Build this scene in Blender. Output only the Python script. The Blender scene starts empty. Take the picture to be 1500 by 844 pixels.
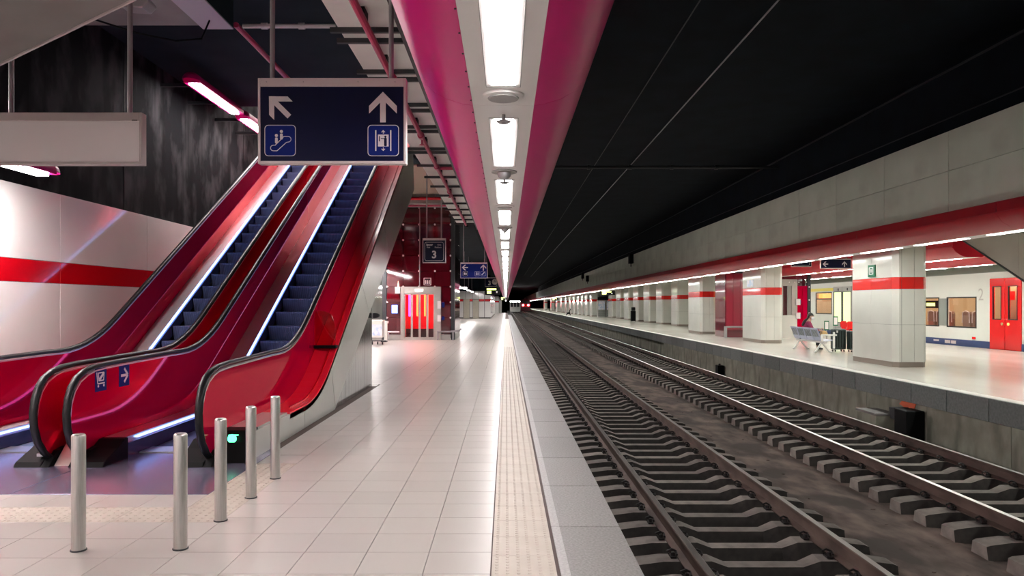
import bpy, bmesh, math, random
from mathutils import Vector, Matrix

# ---------------------------------------------------------------- camera, world, exposure
SC = bpy.context.scene
COL = SC.collection
cam_data = bpy.data.cameras.new("camera")
cam = bpy.data.objects.new("camera", cam_data)
COL.objects.link(cam)
cam.location = (0, 0, 1.6)
cam.rotation_euler = (math.radians(90), 0, 0)
cam_data.sensor_width = 36.0
cam_data.lens = 1083.0 / 1500.0 * 36.0
cam_data.shift_x = 9.0 / 1500.0
cam_data.shift_y = 24.0 / 1500.0
cam_data.clip_start = 0.05
cam_data.clip_end = 800
SC.camera = cam

world = bpy.data.worlds.new("world")
SC.world = world
world.use_nodes = True
world.node_tree.nodes["Background"].inputs[0].default_value = (0.35, 0.42, 0.6, 1)
world.node_tree.nodes["Background"].inputs[1].default_value = 0.0
SC.view_settings.view_transform = 'Standard'
SC.view_settings.look = 'None'
SC.view_settings.gamma = 1.0
SC.view_settings.use_curve_mapping = False
SC.view_settings.exposure = 0.75
SC.cycles.max_bounces = 6
SC.cycles.diffuse_bounces = 4
SC.cycles.glossy_bounces = 4
SC.cycles.sample_clamp_indirect = 6.0
LAMP = 34.0          # strength of the platform fluorescent diffusers
LAMP_FAR = 30.0
LAMP_WALL = 72.0
LED = 3.2

# ---------------------------------------------------------------- mesh helpers
class MB:
    def __init__(self):
        self.v, self.f, self.m = [], [], []
    def add(self, vs, fs, mi=0):
        o = len(self.v)
        self.v += [tuple(p) for p in vs]
        for f in fs:
            self.f.append([i + o for i in f]); self.m.append(mi)
    def box(self, x0, x1, y0, y1, z0, z1, mi=0):
        self.add([(x0,y0,z0),(x1,y0,z0),(x1,y1,z0),(x0,y1,z0),(x0,y0,z1),(x1,y0,z1),(x1,y1,z1),(x0,y1,z1)],
                 [(0,3,2,1),(4,5,6,7),(0,1,5,4),(1,2,6,5),(2,3,7,6),(3,0,4,7)], mi)
        return self
    def quad(self, a, b, c, d, mi=0):
        self.add([a,b,c,d], [(0,1,2,3)], mi)
    def prism(self, pts, axis, a, b, mi=0):
        """polygon pts (2D) extruded along axis from a to b. axis 'x': pts=(y,z); 'y': pts=(x,z); 'z': pts=(x,y)"""
        n = len(pts)
        def P(p, t):
            return (t,p[0],p[1]) if axis=='x' else ((p[0],t,p[1]) if axis=='y' else (p[0],p[1],t))
        vs = [P(p,a) for p in pts] + [P(p,b) for p in pts]
        fs = [tuple(range(n))[::-1], tuple(range(n,2*n))]
        fs += [(i,(i+1)%n,n+(i+1)%n,n+i) for i in range(n)]
        self.add(vs, fs, mi)
        return self
    def cyl(self, c, r, h, axis='z', n=16, r2=None, mi=0):
        r2 = r if r2 is None else r2
        vs=[]
        for t,rr in ((0,r),(h,r2)):
            for i in range(n):
                a=2*math.pi*i/n; u=rr*math.cos(a); w=rr*math.sin(a)
                if axis=='z': vs.append((c[0]+u,c[1]+w,c[2]+t))
                elif axis=='y': vs.append((c[0]+u,c[1]+t,c[2]+w))
                else: vs.append((c[0]+t,c[1]+u,c[2]+w))
        fs=[tuple(range(n))[::-1],tuple(range(n,2*n))]+[(i,(i+1)%n,n+(i+1)%n,n+i) for i in range(n)]
        self.add(vs,fs,mi); return self
    def lathe(self, c, prof, n=20, mi=0):
        """prof: (r,z) list revolved about z"""
        vs=[]
        for r,z in prof:
            for i in range(n):
                a=2*math.pi*i/n; vs.append((c[0]+r*math.cos(a),c[1]+r*math.sin(a),c[2]+z))
        fs=[]
        for k in range(len(prof)-1):
            for i in range(n):
                fs.append((k*n+i,k*n+(i+1)%n,(k+1)*n+(i+1)%n,(k+1)*n+i))
        fs.append(tuple(range(n))[::-1]); fs.append(tuple(range((len(prof)-1)*n,len(prof)*n)))
        self.add(vs,fs,mi); return self
    def sweep(self, path, prof, closed=False, mi=0, caps=True, up=(1,0,0)):
        """prof (u,w): u along 'up' side axis, w along the normal in the path plane"""
        path=[Vector(p) for p in path]; n=len(path); k=len(prof); U=Vector(up).normalized(); vs=[]
        for i,p in enumerate(path):
            if closed: t=path[(i+1)%n]-path[i-1]
            else: t=path[min(i+1,n-1)]-path[max(i-1,0)]
            t.normalize(); u=(U-t*U.dot(t))
            if u.length<1e-4: u=Vector((0,0,1))-t*t.z
            u.normalize(); w=u.cross(t)
            for a,b in prof: vs.append(p+u*a+w*b)
        fs=[]
        for i in range(n if closed else n-1):
            j=(i+1)%n
            for q in range(k):
                fs.append((i*k+q,i*k+(q+1)%k,j*k+(q+1)%k,j*k+q))
        if caps and not closed:
            fs.append(tuple(range(k))[::-1]); fs.append(tuple(range((n-1)*k,n*k)))
        self.add(vs,fs,mi); return self
    def tube(self, path, r, n=8, mi=0, closed=False, up=(0.31,0.2,0.93)):
        return self.sweep(path,[(r*math.cos(2*math.pi*i/n),r*math.sin(2*math.pi*i/n)) for i in range(n)],closed,mi,True,up)
    def ball(self, c, rx, ry=None, rz=None, n=12, m=8, mi=0):
        ry=ry or rx; rz=rz or rx; vs=[];fs=[]
        for j in range(m+1):
            t=math.pi*j/m
            for i in range(n):
                a=2*math.pi*i/n
                vs.append((c[0]+rx*math.sin(t)*math.cos(a),c[1]+ry*math.sin(t)*math.sin(a),c[2]+rz*math.cos(t)))
        for j in range(m):
            for i in range(n):
                fs.append((j*n+i,(j+1)*n+i,(j+1)*n+(i+1)%n,j*n+(i+1)%n))
        self.add(vs,fs,mi); return self
    def stroke(self, pts, w, y, d, closed=False, mi=0):
        """flat line in the XZ plane at depth y, thickness d towards -y"""
        n=len(pts)
        for i in range(n if closed else n-1):
            a=Vector(pts[i]);b=Vector(pts[(i+1)%n]);t=(b-a)
            if t.length<1e-6: continue
            t.normalize();q=Vector((-t.y,t.x))*w/2; a2=a-t*w*.3; b2=b+t*w*.3
            self.prism([a2+q,a2-q,b2-q,b2+q],'y',y-d,y,mi)
        return self
    def build(self, name, mats, parent=None, smooth=False, bevel=0.0, seg=2):
        me=bpy.data.meshes.new(name)
        me.from_pydata(self.v,[],self.f)
        if not isinstance(mats,(list,tuple)): mats=[mats]
        for m in mats: me.materials.append(m)
        if len(mats)>1: me.polygons.foreach_set('material_index',self.m)
        bm=bmesh.new(); bm.from_mesh(me); bmesh.ops.recalc_face_normals(bm,faces=bm.faces); bm.to_mesh(me); bm.free()
        if smooth:
            me.polygons.foreach_set('use_smooth',[True]*len(me.polygons))
            try: me.set_sharp_from_angle(angle=math.radians(35))
            except Exception: pass
        me.update()
        o=bpy.data.objects.new(name,me); COL.objects.link(o)
        if parent is not None: put(o,parent)
        if bevel>0:
            b=o.modifiers.new('bevel','BEVEL'); b.width=bevel; b.segments=seg; b.limit_method='ANGLE'; b.angle_limit=math.radians(40)
        return o

def put(o, parent):
    """parent o, keeping the world position its mesh was modelled in (all meshes are modelled in world space)"""
    o.parent=parent
    org=parent; off=Vector((0,0,0))
    while org is not None:
        off+=Vector(org.location); org=org.parent
    o.location=Vector(o.location)-off

def thing(name,label,cat,loc,group=None,kind=None):
    o=bpy.data.objects.new(name,None); COL.objects.link(o); o.location=loc; o.empty_display_size=.1
    o['label']=label; o['category']=cat
    if group:o['group']=group
    if kind:o['kind']=kind
    return o
def tag(o,label,cat,group=None):
    o['label']=label;o['category']=cat
    if group:o['group']=group
    return o
def struct(name,loc=(0,0,0)):
    o=bpy.data.objects.new(name,None); COL.objects.link(o); o.location=loc; o['kind']='structure'; return o
def ks(o): o['kind']='structure'; return o
def stuff(o): o['kind']='stuff'; return o
def dup(o,parent=None,loc=None):
    c=o.copy(); COL.objects.link(c)
    if parent is not None: c.parent=parent
    if loc is not None: c.location=loc
    return c
def dup_tree(o,parent=None,loc=None):
    c=dup(o,parent,loc)
    for ch in o.children: dup_tree(ch,c)
    return c
def text(body,size,loc,mat,parent,name='lettering',rot=(math.pi/2,0,0),align='CENTER',bold=0.0,ext=.0012):
    cu=bpy.data.curves.new(name,'FONT'); cu.body=body; cu.size=size; cu.align_x=align; cu.align_y='CENTER'; cu.extrude=ext; cu.offset=bold
    tmp=bpy.data.objects.new(name,cu); COL.objects.link(tmp); bpy.context.view_layer.update()
    me=bpy.data.meshes.new_from_object(tmp.evaluated_get(bpy.context.evaluated_depsgraph_get())); bpy.data.objects.remove(tmp); bpy.data.curves.remove(cu)
    me.materials.clear(); me.materials.append(mat); o=bpy.data.objects.new(name,me); COL.objects.link(o); o.location=loc; o.rotation_euler=rot
    put(o,parent); return o

# ---------------------------------------------------------------- materials
def mk(name):
    m=bpy.data.materials.new(name); m.use_nodes=True; nt=m.node_tree
    return m,nt,nt.nodes['Principled BSDF'],nt.links
def mat(name,c,rough=.5,metal=0.,coat=0.,spec=.5,emit=None,strength=0.,trans=0.,alpha=1.,ior=1.45):
    m,nt,b,l=mk(name)
    b.inputs['Base Color'].default_value=(*c,1); b.inputs['Roughness'].default_value=rough; b.inputs['Metallic'].default_value=metal
    b.inputs['Coat Weight'].default_value=coat; b.inputs['Coat Roughness'].default_value=.04; b.inputs['Specular IOR Level'].default_value=spec
    b.inputs['IOR'].default_value=ior
    if emit: b.inputs['Emission Color'].default_value=(*emit,1); b.inputs['Emission Strength'].default_value=strength
    b.inputs['Transmission Weight'].default_value=trans; b.inputs['Alpha'].default_value=alpha
    return m
def noisy(name,c1,c2,scale=(1,1,1),nscale=4.,detail=6.,rough=.6,rough2=None,metal=0.,bump=0.,coat=0.,spec=.5,lo=.35,hi=.65,rand=0.,c3=None,scale3=(1,1,1),n3=1.,lo3=.55,hi3=.75):
    """base colour is a noise mix of c1 and c2 (object space); optional second stain layer c3; optional per-object random value"""
    m,nt,b,l=mk(name); N=nt.nodes.new
    tc=N('ShaderNodeTexCoord'); mp=N('ShaderNodeMapping'); mp.inputs['Scale'].default_value=scale; l.new(tc.outputs['Object'],mp.inputs['Vector'])
    no=N('ShaderNodeTexNoise'); no.inputs['Scale'].default_value=nscale; no.inputs['Detail'].default_value=detail; l.new(mp.outputs[0],no.inputs['Vector'])
    r=N('ShaderNodeMapRange'); r.inputs[1].default_value=lo; r.inputs[2].default_value=hi; l.new(no.outputs['Fac'],r.inputs[0])
    mx=N('ShaderNodeMix'); mx.data_type='RGBA'; mx.inputs[6].default_value=(*c1,1); mx.inputs[7].default_value=(*c2,1); l.new(r.outputs[0],mx.inputs[0])
    out=mx.outputs[2]
    if c3:
        mp3=N('ShaderNodeMapping'); mp3.inputs['Scale'].default_value=scale3; l.new(tc.outputs['Object'],mp3.inputs['Vector'])
        n3n=N('ShaderNodeTexNoise'); n3n.inputs['Scale'].default_value=n3; n3n.inputs['Detail'].default_value=5; l.new(mp3.outputs[0],n3n.inputs['Vector'])
        r3=N('ShaderNodeMapRange'); r3.inputs[1].default_value=lo3; r3.inputs[2].default_value=hi3; l.new(n3n.outputs['Fac'],r3.inputs[0])
        m3=N('ShaderNodeMix'); m3.data_type='RGBA'; m3.inputs[7].default_value=(*c3,1); l.new(out,m3.inputs[6]); l.new(r3.outputs[0],m3.inputs[0]); out=m3.outputs[2]
    if rand>0:
        oi=N('ShaderNodeObjectInfo'); rr=N('ShaderNodeMapRange'); rr.inputs[3].default_value=1-rand; rr.inputs[4].default_value=1+rand*.4; l.new(oi.outputs['Random'],rr.inputs[0])
        hv=N('ShaderNodeHueSaturation'); l.new(out,hv.inputs['Color']); l.new(rr.outputs[0],hv.inputs['Value']); out=hv.outputs[0]
    l.new(out,b.inputs['Base Color'])
    b.inputs['Roughness'].default_value=rough; b.inputs['Metallic'].default_value=metal; b.inputs['Coat Weight'].default_value=coat; b.inputs['Specular IOR Level'].default_value=spec
    if rough2 is not None:
        rm=N('ShaderNodeMapRange'); rm.inputs[3].default_value=rough; rm.inputs[4].default_value=rough2; l.new(no.outputs['Fac'],rm.inputs[0]); l.new(rm.outputs[0],b.inputs['Roughness'])
    if bump>0:
        bp=N('ShaderNodeBump'); bp.inputs['Strength'].default_value=bump; bp.inputs['Distance'].default_value=.02; l.new(no.outputs['Fac'],bp.inputs['Height']); l.new(bp.outputs[0],b.inputs['Normal'])
    return m
def emis(name,c,s):
    m,nt,b,l=mk(name); b.inputs['Base Color'].default_value=(*[min(1,x*.8) for x in c],1)
    b.inputs['Emission Color'].default_value=(*c,1); b.inputs['Emission Strength'].default_value=s; b.inputs['Roughness'].default_value=.4
    return m
def glass(name,tint,rough,mixf):
    """pane: mostly see-through, with a mirror layer"""
    m,nt,b,l=mk(name); N=nt.nodes.new
    t=N('ShaderNodeBsdfTransparent'); t.inputs[0].default_value=(*tint,1)
    g=N('ShaderNodeBsdfGlossy'); g.inputs['Roughness'].default_value=rough; g.inputs[0].default_value=(1,1,1,1)
    fr=N('ShaderNodeFresnel'); fr.inputs[0].default_value=1.5
    ma=N('ShaderNodeMath'); ma.operation='ADD'; ma.inputs[1].default_value=mixf; l.new(fr.outputs[0],ma.inputs[0])
    ge=N('ShaderNodeNewGeometry'); inv=N('ShaderNodeMath'); inv.operation='SUBTRACT'; inv.inputs[0].default_value=1.; l.new(ge.outputs['Backfacing'],inv.inputs[1])
    mm=N('ShaderNodeMath'); mm.operation='MULTIPLY'; l.new(ma.outputs[0],mm.inputs[0]); l.new(inv.outputs[0],mm.inputs[1]); ma=mm
    mx=N('ShaderNodeMixShader'); l.new(ma.outputs[0],mx.inputs[0]); l.new(t.outputs[0],mx.inputs[1]); l.new(g.outputs[0],mx.inputs[2])
    l.new(mx.outputs[0],nt.nodes['Material Output'].inputs[0]); return m

M={}
M['tile']=noisy('floor_tile',(.462,.428,.395),(.468,.434,.40),nscale=.4,detail=1,rough=.30,rand=.06,spec=.25)
M['joint']=mat('tile_joint',(.10,.072,.065),.8)
M['tactile']=noisy('tactile_tile',(.49,.425,.36),(.53,.465,.40),nscale=5,detail=2,rough=.5,rand=.05,spec=.3)
M['coping']=noisy('coping_stone',(.19,.18,.172),(.31,.295,.285),nscale=60,detail=3,rough=.5,rand=.06,bump=.05,lo=.3,hi=.7)
M['coping_band']=noisy('coping_band',(.36,.345,.345),(.46,.445,.445),nscale=50,rough=.6)
M['steel']=noisy('brushed_stainless',(.50,.48,.46),(.62,.60,.58),scale=(60,60,1.2),nscale=6,rough=.28,rough2=.4,metal=1.)
M['steel_h']=mat('stainless_deck',(.78,.78,.80),.28,metal=.72)
M['clad']=noisy('grey_cladding',(.46,.46,.43),(.54,.54,.50),scale=(1,.6,.6),nscale=1.2,rough=.25,rough2=.36,metal=.4,rand=.06)
M['clad_mirror']=noisy('mirror_cladding',(.42,.43,.42),(.60,.61,.60),scale=(1,5,.4),nscale=2.5,rough=.08,rough2=.2,metal=1.,rand=.15)
M['red_glass']=mat('red_lacquered_glass',(.56,.002,.05),.03,metal=.45,spec=.5,ior=1.25)
M['red_glass'].node_tree.nodes['Principled BSDF'].inputs['Specular Tint'].default_value=(.85,.10,.30,1)
M['red_glass_in']=mat('crimson_glass_inner',(.40,.001,.045),.14,coat=1.,spec=.6)
M['red_deck']=mat('red_enamel_deck',(.86,.010,.035),.35,coat=.2)
M['red_dark']=mat('dark_red_enamel',(.16,.003,.016),.2,coat=1.)
M['rubber']=mat('black_rubber',(.006,.006,.007),.38,spec=.35)
M['black']=mat('black_plastic',(.005,.005,.0055),.6,spec=.12)
M['skirt']=noisy('blue_steel_skirt',(.05,.06,.12),(.09,.10,.18),nscale=4,rough=.25,metal=.7)
M['led']=emis('led_strip',(.26,.42,1.),LED)
M['white_panel']=noisy('white_enamel_wall',(.84,.82,.79),(.87,.85,.82),nscale=1.3,rough=.07,rough2=.09,coat=.1,rand=.03)
M['red_panel']=mat('red_enamel_wall',(.62,.003,.01),.14,coat=.4)
M['conc_dark']=noisy('dark_stained_concrete',(.003,.0032,.0045),(.040,.039,.042),scale=(1,1,.55),nscale=2.2,detail=14,rough=.85,bump=.5,spec=.08,lo=.44,hi=.64,c3=(.0015,.0015,.002),scale3=(1,2.2,.2),n3=1.2,lo3=.5,hi3=.7)
M['ceil']=noisy('dark_ceiling',(.0018,.0036,.0065),(.0042,.008,.0135),nscale=1.5,rough=.9,spec=.15)
M['ceil_left']=noisy('dark_blue_ceiling',(.006,.010,.016),(.011,.018,.027),nscale=1.1,rough=.85,spec=.2)
M['conc_grey']=noisy('grey_concrete',(.20,.185,.18),(.27,.25,.245),nscale=1.2,rough=.7)
M['conc_beam']=noisy('pale_concrete_panel',(.76,.84,.70),(.84,.92,.78),nscale=1.1,detail=8,rough=.6,rand=.05,c3=(.56,.60,.49),scale3=(1,.5,.7),n3=1.3,lo3=.5,hi3=.8)
M['conc_wall']=noisy('stained_platform_wall',(.24,.24,.19),(.40,.39,.31),scale=(1,1.,.7),nscale=2.2,detail=8,rough=.85,bump=.2,c3=(.11,.11,.085),scale3=(1,1.2,.5),n3=2.,lo3=.5,hi3=.8,rand=.12)
M['stone_edge']=noisy('grey_edge_stone',(.17,.19,.183),(.235,.255,.245),nscale=22,rough=.75,rand=.22,bump=.1)
M['dirt']=noisy('track_bed_dirt',(.060,.040,.033),(.20,.142,.120),scale=(1,.5,1),nscale=3.2,detail=14,rough=.95,bump=.8,c3=(.055,.04,.034),scale3=(1,.7,1),n3=1.1,lo3=.5,hi3=.62)
M['bed']=noisy('dark_track_bed',(.006,.005,.005),(.014,.012,.011),nscale=5,detail=8,rough=.95,bump=.5)
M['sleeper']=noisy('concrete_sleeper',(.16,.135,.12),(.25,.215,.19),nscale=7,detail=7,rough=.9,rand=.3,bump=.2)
M['flank']=noisy('dark_sleeper_flank',(.025,.021,.019),(.05,.042,.037),nscale=9,rough=.9,rand=.2)  # sleeper side faces, darker than the tops
M['rail_side']=noisy('rusty_rail',(.055,.032,.025),(.12,.075,.06),scale=(1,.4,1),nscale=5,rough=.7,metal=.2)
M['rail_head']=noisy('worn_rail_head',(.20,.165,.155),(.27,.23,.215),scale=(1,.2,1),nscale=6,rough=.3,rough2=.45,metal=.7)
M['rail_top']=mat('polished_rail_head',(.80,.77,.76),.33,metal=1.)
M['clip']=mat('dark_rail_clip',(.022,.018,.018),.55,metal=.4)
M['fascia']=mat('magenta_fascia',(.62,.004,.18),.32,spec=.3)
M['fascia_far']=mat('dark_red_fascia',(.50,.004,.02),.36,spec=.3)
M['soffit']=noisy('white_soffit',(.86,.84,.82),(.88,.86,.84),nscale=1.5,rough=.35)
M['lamp']=emis('fluorescent_diffuser',(1.,.97,.96),LAMP)
M['lamp_far']=emis('fluorescent_diffuser_cool',(.95,1.,.93),LAMP_FAR)
M['lamp_high']=emis('fluorescent_high_tube',(1.,.95,.93),45.)
M['lamp_wall']=emis('fluorescent_wall_tube',(1.,.95,.93),LAMP_WALL)
M['frame_line']=mat('grey_frame_line',(.30,.28,.27),.5)
M['grey_disc']=mat('grey_speaker_grille',(.40,.39,.38),.55)
M['dark_metal']=mat('dark_metal',(.035,.036,.04),.5,metal=.3)
M['grey_metal']=mat('grey_metal',(.33,.31,.32),.4,metal=.4)
M['alu']=mat('aluminium_frame',(.68,.58,.58),.4,metal=.2)
M['navy']=mat('navy_sign_face',(.002,.003,.03),.3,spec=.3)
M['blue']=mat('blue_sign_face',(.006,.016,.15),.5,spec=.15)
M['sign_white']=mat('sign_white',(.80,.74,.74),.4)
M['blank']=mat('blank_sign_panel',(.72,.66,.66),.5)
M['pipe_red']=mat('red_sprinkler_pipe',(.42,.025,.085),.35)
M['cassette']=noisy('ceiling_cassette',(.66,.68,.64),(.76,.78,.73),scale=(1,1,1),nscale=2,rough=.4,rand=.12)
M['tower']=mat('dark_red_glazed_panel',(.075,.0012,.006),.06,coat=1.,spec=.7)
M['tower_post']=mat('dark_grey_post',(.035,.038,.042),.4,metal=.3)
M['stud']=mat('steel_stud',(.85,.8,.8),.35)
M['door_frame']=noisy('lift_door_frame',(.42,.39,.36),(.5,.46,.43),nscale=2,rough=.3,metal=.5)
M['pane']=glass('clear_pane',(.95,.9,.9),.03,.02)
M['neon']=emis('magenta_neon',(1.,.08,.65),2.6)
M['orange_lamp']=emis('orange_lamp',(1.,.34,.08),1.5)
M['cabin_red']=mat('cabin_red',(.75,.01,.03),.3,emit=(1,.01,.03),strength=.0)
M['grey_plinth']=mat('grey_plinth',(.38,.36,.34),.4)
M['pillar_white']=noisy('pillar_enamel',(.66,.65,.60),(.71,.70,.65),nscale=1.2,rough=.16,rough2=.22,coat=.2,rand=.03)
M['pillar_red']=mat('pillar_red_band',(.66,.018,.014),.2,coat=.3)
M['plinth']=mat('brown_plinth',(.26,.21,.18),.5)
M['gap']=mat('panel_gap',(.10,.09,.085),.8)
M['floor_far']=noisy('pale_terrazzo',(.60,.56,.52),(.66,.62,.57),scale=(1,.3,1),nscale=.7,rough=.14,rough2=.24)
M['edge_pale']=mat('pale_edge_strip',(.72,.69,.65),.45)
M['train_white']=noisy('train_white',(.66,.68,.63),(.70,.72,.67),nscale=.8,rough=.2,coat=.3)
M['train_red']=mat('train_red_door',(.72,.012,.012),.25,coat=.4)
M['train_blue']=mat('train_blue_band',(.035,.06,.17),.35)
M['train_grey']=mat('train_grey_roof',(.22,.24,.22),.5)
M['window_dark']=mat('window_rubber',(.02,.022,.024),.3)
M['seat_brown']=mat('seat_brown',(.22,.12,.08),.6)
M['cabin_tan']=mat('cabin_tan',(.50,.37,.22),.5)
M['cabin_lamp']=emis('train_cabin_lamp',(1.,.82,.6),10.)
M['lit_pane']=emis('lit_green_pane',(.72,.85,.42),.62)
M['yellow']=mat('yellow_stripe',(.72,.6,.07),.4)
M['bench']=mat('bench_steel',(.44,.47,.62),.3,metal=.35)
M['white_paint']=mat('white_paint',(.78,.77,.74),.4)
M['poster']=noisy('pale_blue_poster',(.55,.66,.85),(.85,.82,.90),nscale=5,rough=.3,lo=.45,hi=.55)
M['screen']=emis('blue_screen',(.35,.55,1.),1.2)
M['skin']=mat('skin',(.50,.30,.22),.5)
M['hair']=mat('black_hair',(.012,.009,.009),.45)
M['magenta_cloth']=mat('magenta_sweater',(.30,.035,.10),.8)
M['black_cloth']=mat('black_trousers',(.012,.012,.014),.8)
M['mask']=mat('white_face_mask',(.78,.78,.8),.7)
M['tan']=mat('tan_leather',(.52,.33,.14),.5)
M['case']=noisy('dark_green_case',(.018,.03,.028),(.03,.045,.042),nscale=6,rough=.4)
M['green']=emis('green_led',(.1,1.,.45),2.0)
M['red_led']=emis('red_led',(1.,.02,.03),4.0)
M['exit_green']=mat('green_sign_face',(.01,.13,.06),.4)
M['amber']=emis('yellow_display',(.85,1.,.25),1.6)
M['tail']=emis('red_tail_lamp',(1.,.08,.1),12.)
M['train_dark']=mat('dark_red_train',(.10,.012,.02),.4)
M['tan_light']=mat('tan_painted_light',(.30,.23,.18),.7)
M['beam_white']=mat('pale_lilac_panel',(.50,.46,.54),.4)
M['orange_mark']=mat('orange_paint_mark',(.72,.14,.06),.7)
M['plate']=mat('steel_landing_plate',(.25,.225,.33),.25,metal=.6)
def step_mat():
    m,nt,b,l=mk('grooved_step'); N=nt.nodes.new
    tc=N('ShaderNodeTexCoord'); wv=N('ShaderNodeTexWave'); wv.wave_type='BANDS'; wv.bands_direction='X'; wv.inputs['Scale'].default_value=17.; wv.inputs['Distortion'].default_value=0
    l.new(tc.outputs['Object'],wv.inputs['Vector'])
    mx=N('ShaderNodeMix'); mx.data_type='RGBA'; mx.inputs[6].default_value=(.035,.05,.10,1); mx.inputs[7].default_value=(.13,.17,.29,1); l.new(wv.outputs['Fac'],mx.inputs[0]); l.new(mx.outputs[2],b.inputs['Base Color'])
    bp=N('ShaderNodeBump'); bp.inputs['Strength'].default_value=.6; bp.inputs['Distance'].default_value=.01; l.new(wv.outputs['Fac'],bp.inputs['Height']); l.new(bp.outputs[0],b.inputs['Normal'])
    b.inputs['Roughness'].default_value=.42; b.inputs['Metallic'].default_value=.35
    return m
M['step']=step_mat()
M['blank_frame']=mat('grey_sign_frame',(.42,.36,.35),.45,metal=.2)
M['barrier']=glass('red_tinted_glass',(.85,.35,.4),.03,.04)
M['shaft_red']=mat('rose_red_panel',(.36,.03,.055),.12,coat=.6)
M['truss_grey']=noisy('warm_grey_cladding',(.40,.365,.34),(.46,.42,.40),nscale=.8,rough=.4)
R=random.Random(7)
FZ=.06           # level of the far platform
TR=.577          # escalator slope
# ================================================================ near platform floor
floor=struct('floor',(0,0,0))
b=MB(); b.box(-7.2,.32,-42,140,-1.3,-.012); b.box(-7.2,-1.9,140,150,-1.3,-.012); ks(b.build('bed',M['joint'],floor))
TX,TY=.402,.385
tile_me=None
def in_plate(x0,y0): return x0<-2.6 and y0+TY>5.45
cells=[]
for r in range(-3,150):
    y0=4.387+TY*r
    for c in range(0,16):
        x1=-.0925-TX*c
        if c>=6 and y0<14.6: continue
        if c==5 and 5.43<y0+TY and y0<7.8: continue
        if c==5 and y0<5.43: continue
        cells.append((x1-TX,y0))
for k in range(8):
    for c in range(5,17): cells.append((-.0925-TX*(c+1),5.43-TY*(k+1)))
for k in range(1): cells.append((-.0925-TX*6,7.45))
def frow(x,y): return (y+TY/2)
vis=[c for c in cells if c[1]>3.9 and (c[0]+TX/2)/(c[1]+TY/2)>-.72]
vis.sort(key=lambda c:c[1]); near=set(vis[:300])
g=.0025
b=MB(); b.box(g,TX-g,g,TY-g,-.012,0); t0=b.build('tile',M['tile'],floor,bevel=0); first=True
for (x,y) in vis[:300]:
    o=t0 if first else dup(t0,floor); first=False; o.location=(x,y,0)
b=MB()
for (x,y) in cells:
    if (x,y) in near: continue
    b.quad((x+g,y+g,0),(x+TX-g,y+g,0),(x+TX-g,y+TY-g,0),(x+g,y+TY-g,0))
b.box(-7.2,-2.55,14.5,62,-.011,-.002)
b.box(-6.6,-.0925,62.1,140,-.012,0); b.box(-6.6,.3,-42,3.15,-.012,0)
stuff(b.build('tile_field',M['tile'],floor))
# strip of tiles between landing plate and warning strip
b=MB(); b.box(g,TX-g,g,.4-g,-.012,0); t1=b.build('tile',M['tile'],floor); k=0
for c in range(9):
    o=t1 if c==0 else dup(t1,floor); o.location=(-2.505-TX*(c+1),5.83,0)
# warning strip tiles with domes
def warn_tile(w,d,nx,ny,name='warning_tile'):
    b=MB(); b.box(g,w-g,g,d-g,-.012,0)
    for i in range(nx):
        for j in range(ny):
            cx=(i+.5)*w/nx; cy=(j+.5)*d/ny; r=.0125
            b.lathe((cx,cy,0),[(r,0),(r*.62,.0045)],n=7)
    return b.build(name,M['tactile'],floor)
wt=warn_tile(.395,.385,6,8); k=0
for i in range(-4,60):
    o=wt if i==-4 else dup(wt,floor); o.location=(-.0885,4.705+.385*i,0)
b=MB()
for i in range(60,200):
    y=4.705+.385*i; b.box(-.0885+g,.305-g,y+g,y+.385-g,-.012,0)
stuff(b.build('warning_field',M['tactile'],floor))
wl=warn_tile(.402,.4,6,6)
for c in range(11):
    o=wl if c==0 else dup(wl,floor); o.location=(-2.1025-.402*(c+1),5.43,0)
for c in range(4):
    o=dup(wl,floor); o.location=(-2.5045,5.83+.4*c,0)
# coping stones along the platform edge
cs=MB().box(.0,.495,.004,1.191,-.14,0).build('coping_stone',M['coping'],floor,bevel=.008)
cb=MB().box(.003,.06,.004,1.191,-.01,.0012).build('pale_band',M['coping_band'],cs)
for i in range(-6,90):
    y=5.325+1.195*i
    o=cs if i==-6 else dup_tree(cs,floor); o.location=(.325,y,0)
b=MB(); b.box(.305,.325,-3,112,-.05,-.004); ks(b.build('edge_joint',M['joint'],floor))
b=MB(); b.box(.45,.62,-3,140,-1.3,-.14); b.box(.3,.82,108,140,-.14,0); ks(b.build('platform_face',M['bed'],floor))

# ================================================================ track bed
ground=struct('ground',(0,0,0))
b=MB(); b.box(.5,8.4,-42,330,-1.4,-1.09); ks(b.build('bed',M['bed'],ground))
# strip of dirt between the tracks, gently lumpy
b=MB(); nx,ny=10,240; xs=[3.42+(5.62-3.42)*i/nx for i in range(nx+1)]; vs=[];fs=[]
for j in range(ny+1):
    y=4+ (j/ny)**1.6*150
    for i,x in enumerate(xs):
        e=min(i,nx-i); vs.append((x+R.uniform(-.04,.04)*(e==0),y,-1.10 if e==0 else -.955-.105*i/nx+R.uniform(-.012,.012)))
for j in range(ny):
    for i in range(nx): a=j*(nx+1)+i; fs.append((a,a+1,a+nx+2,a+nx+1))
b.add(vs,fs); ks(b.build('dirt_strip',M['dirt'],ground,smooth=True))
b=MB()
for i in range(60):
    y=6+R.random()**2*16; x=R.uniform(3.7,4.9); s=R.uniform(.008,.022)
    b.ball((x,y,-.955-.105*(x-3.42)/2.2),s*R.uniform(.8,1.8),s,s*.5,6,4)
stuff(b.build('rubble',M['dirt'],ground))

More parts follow.
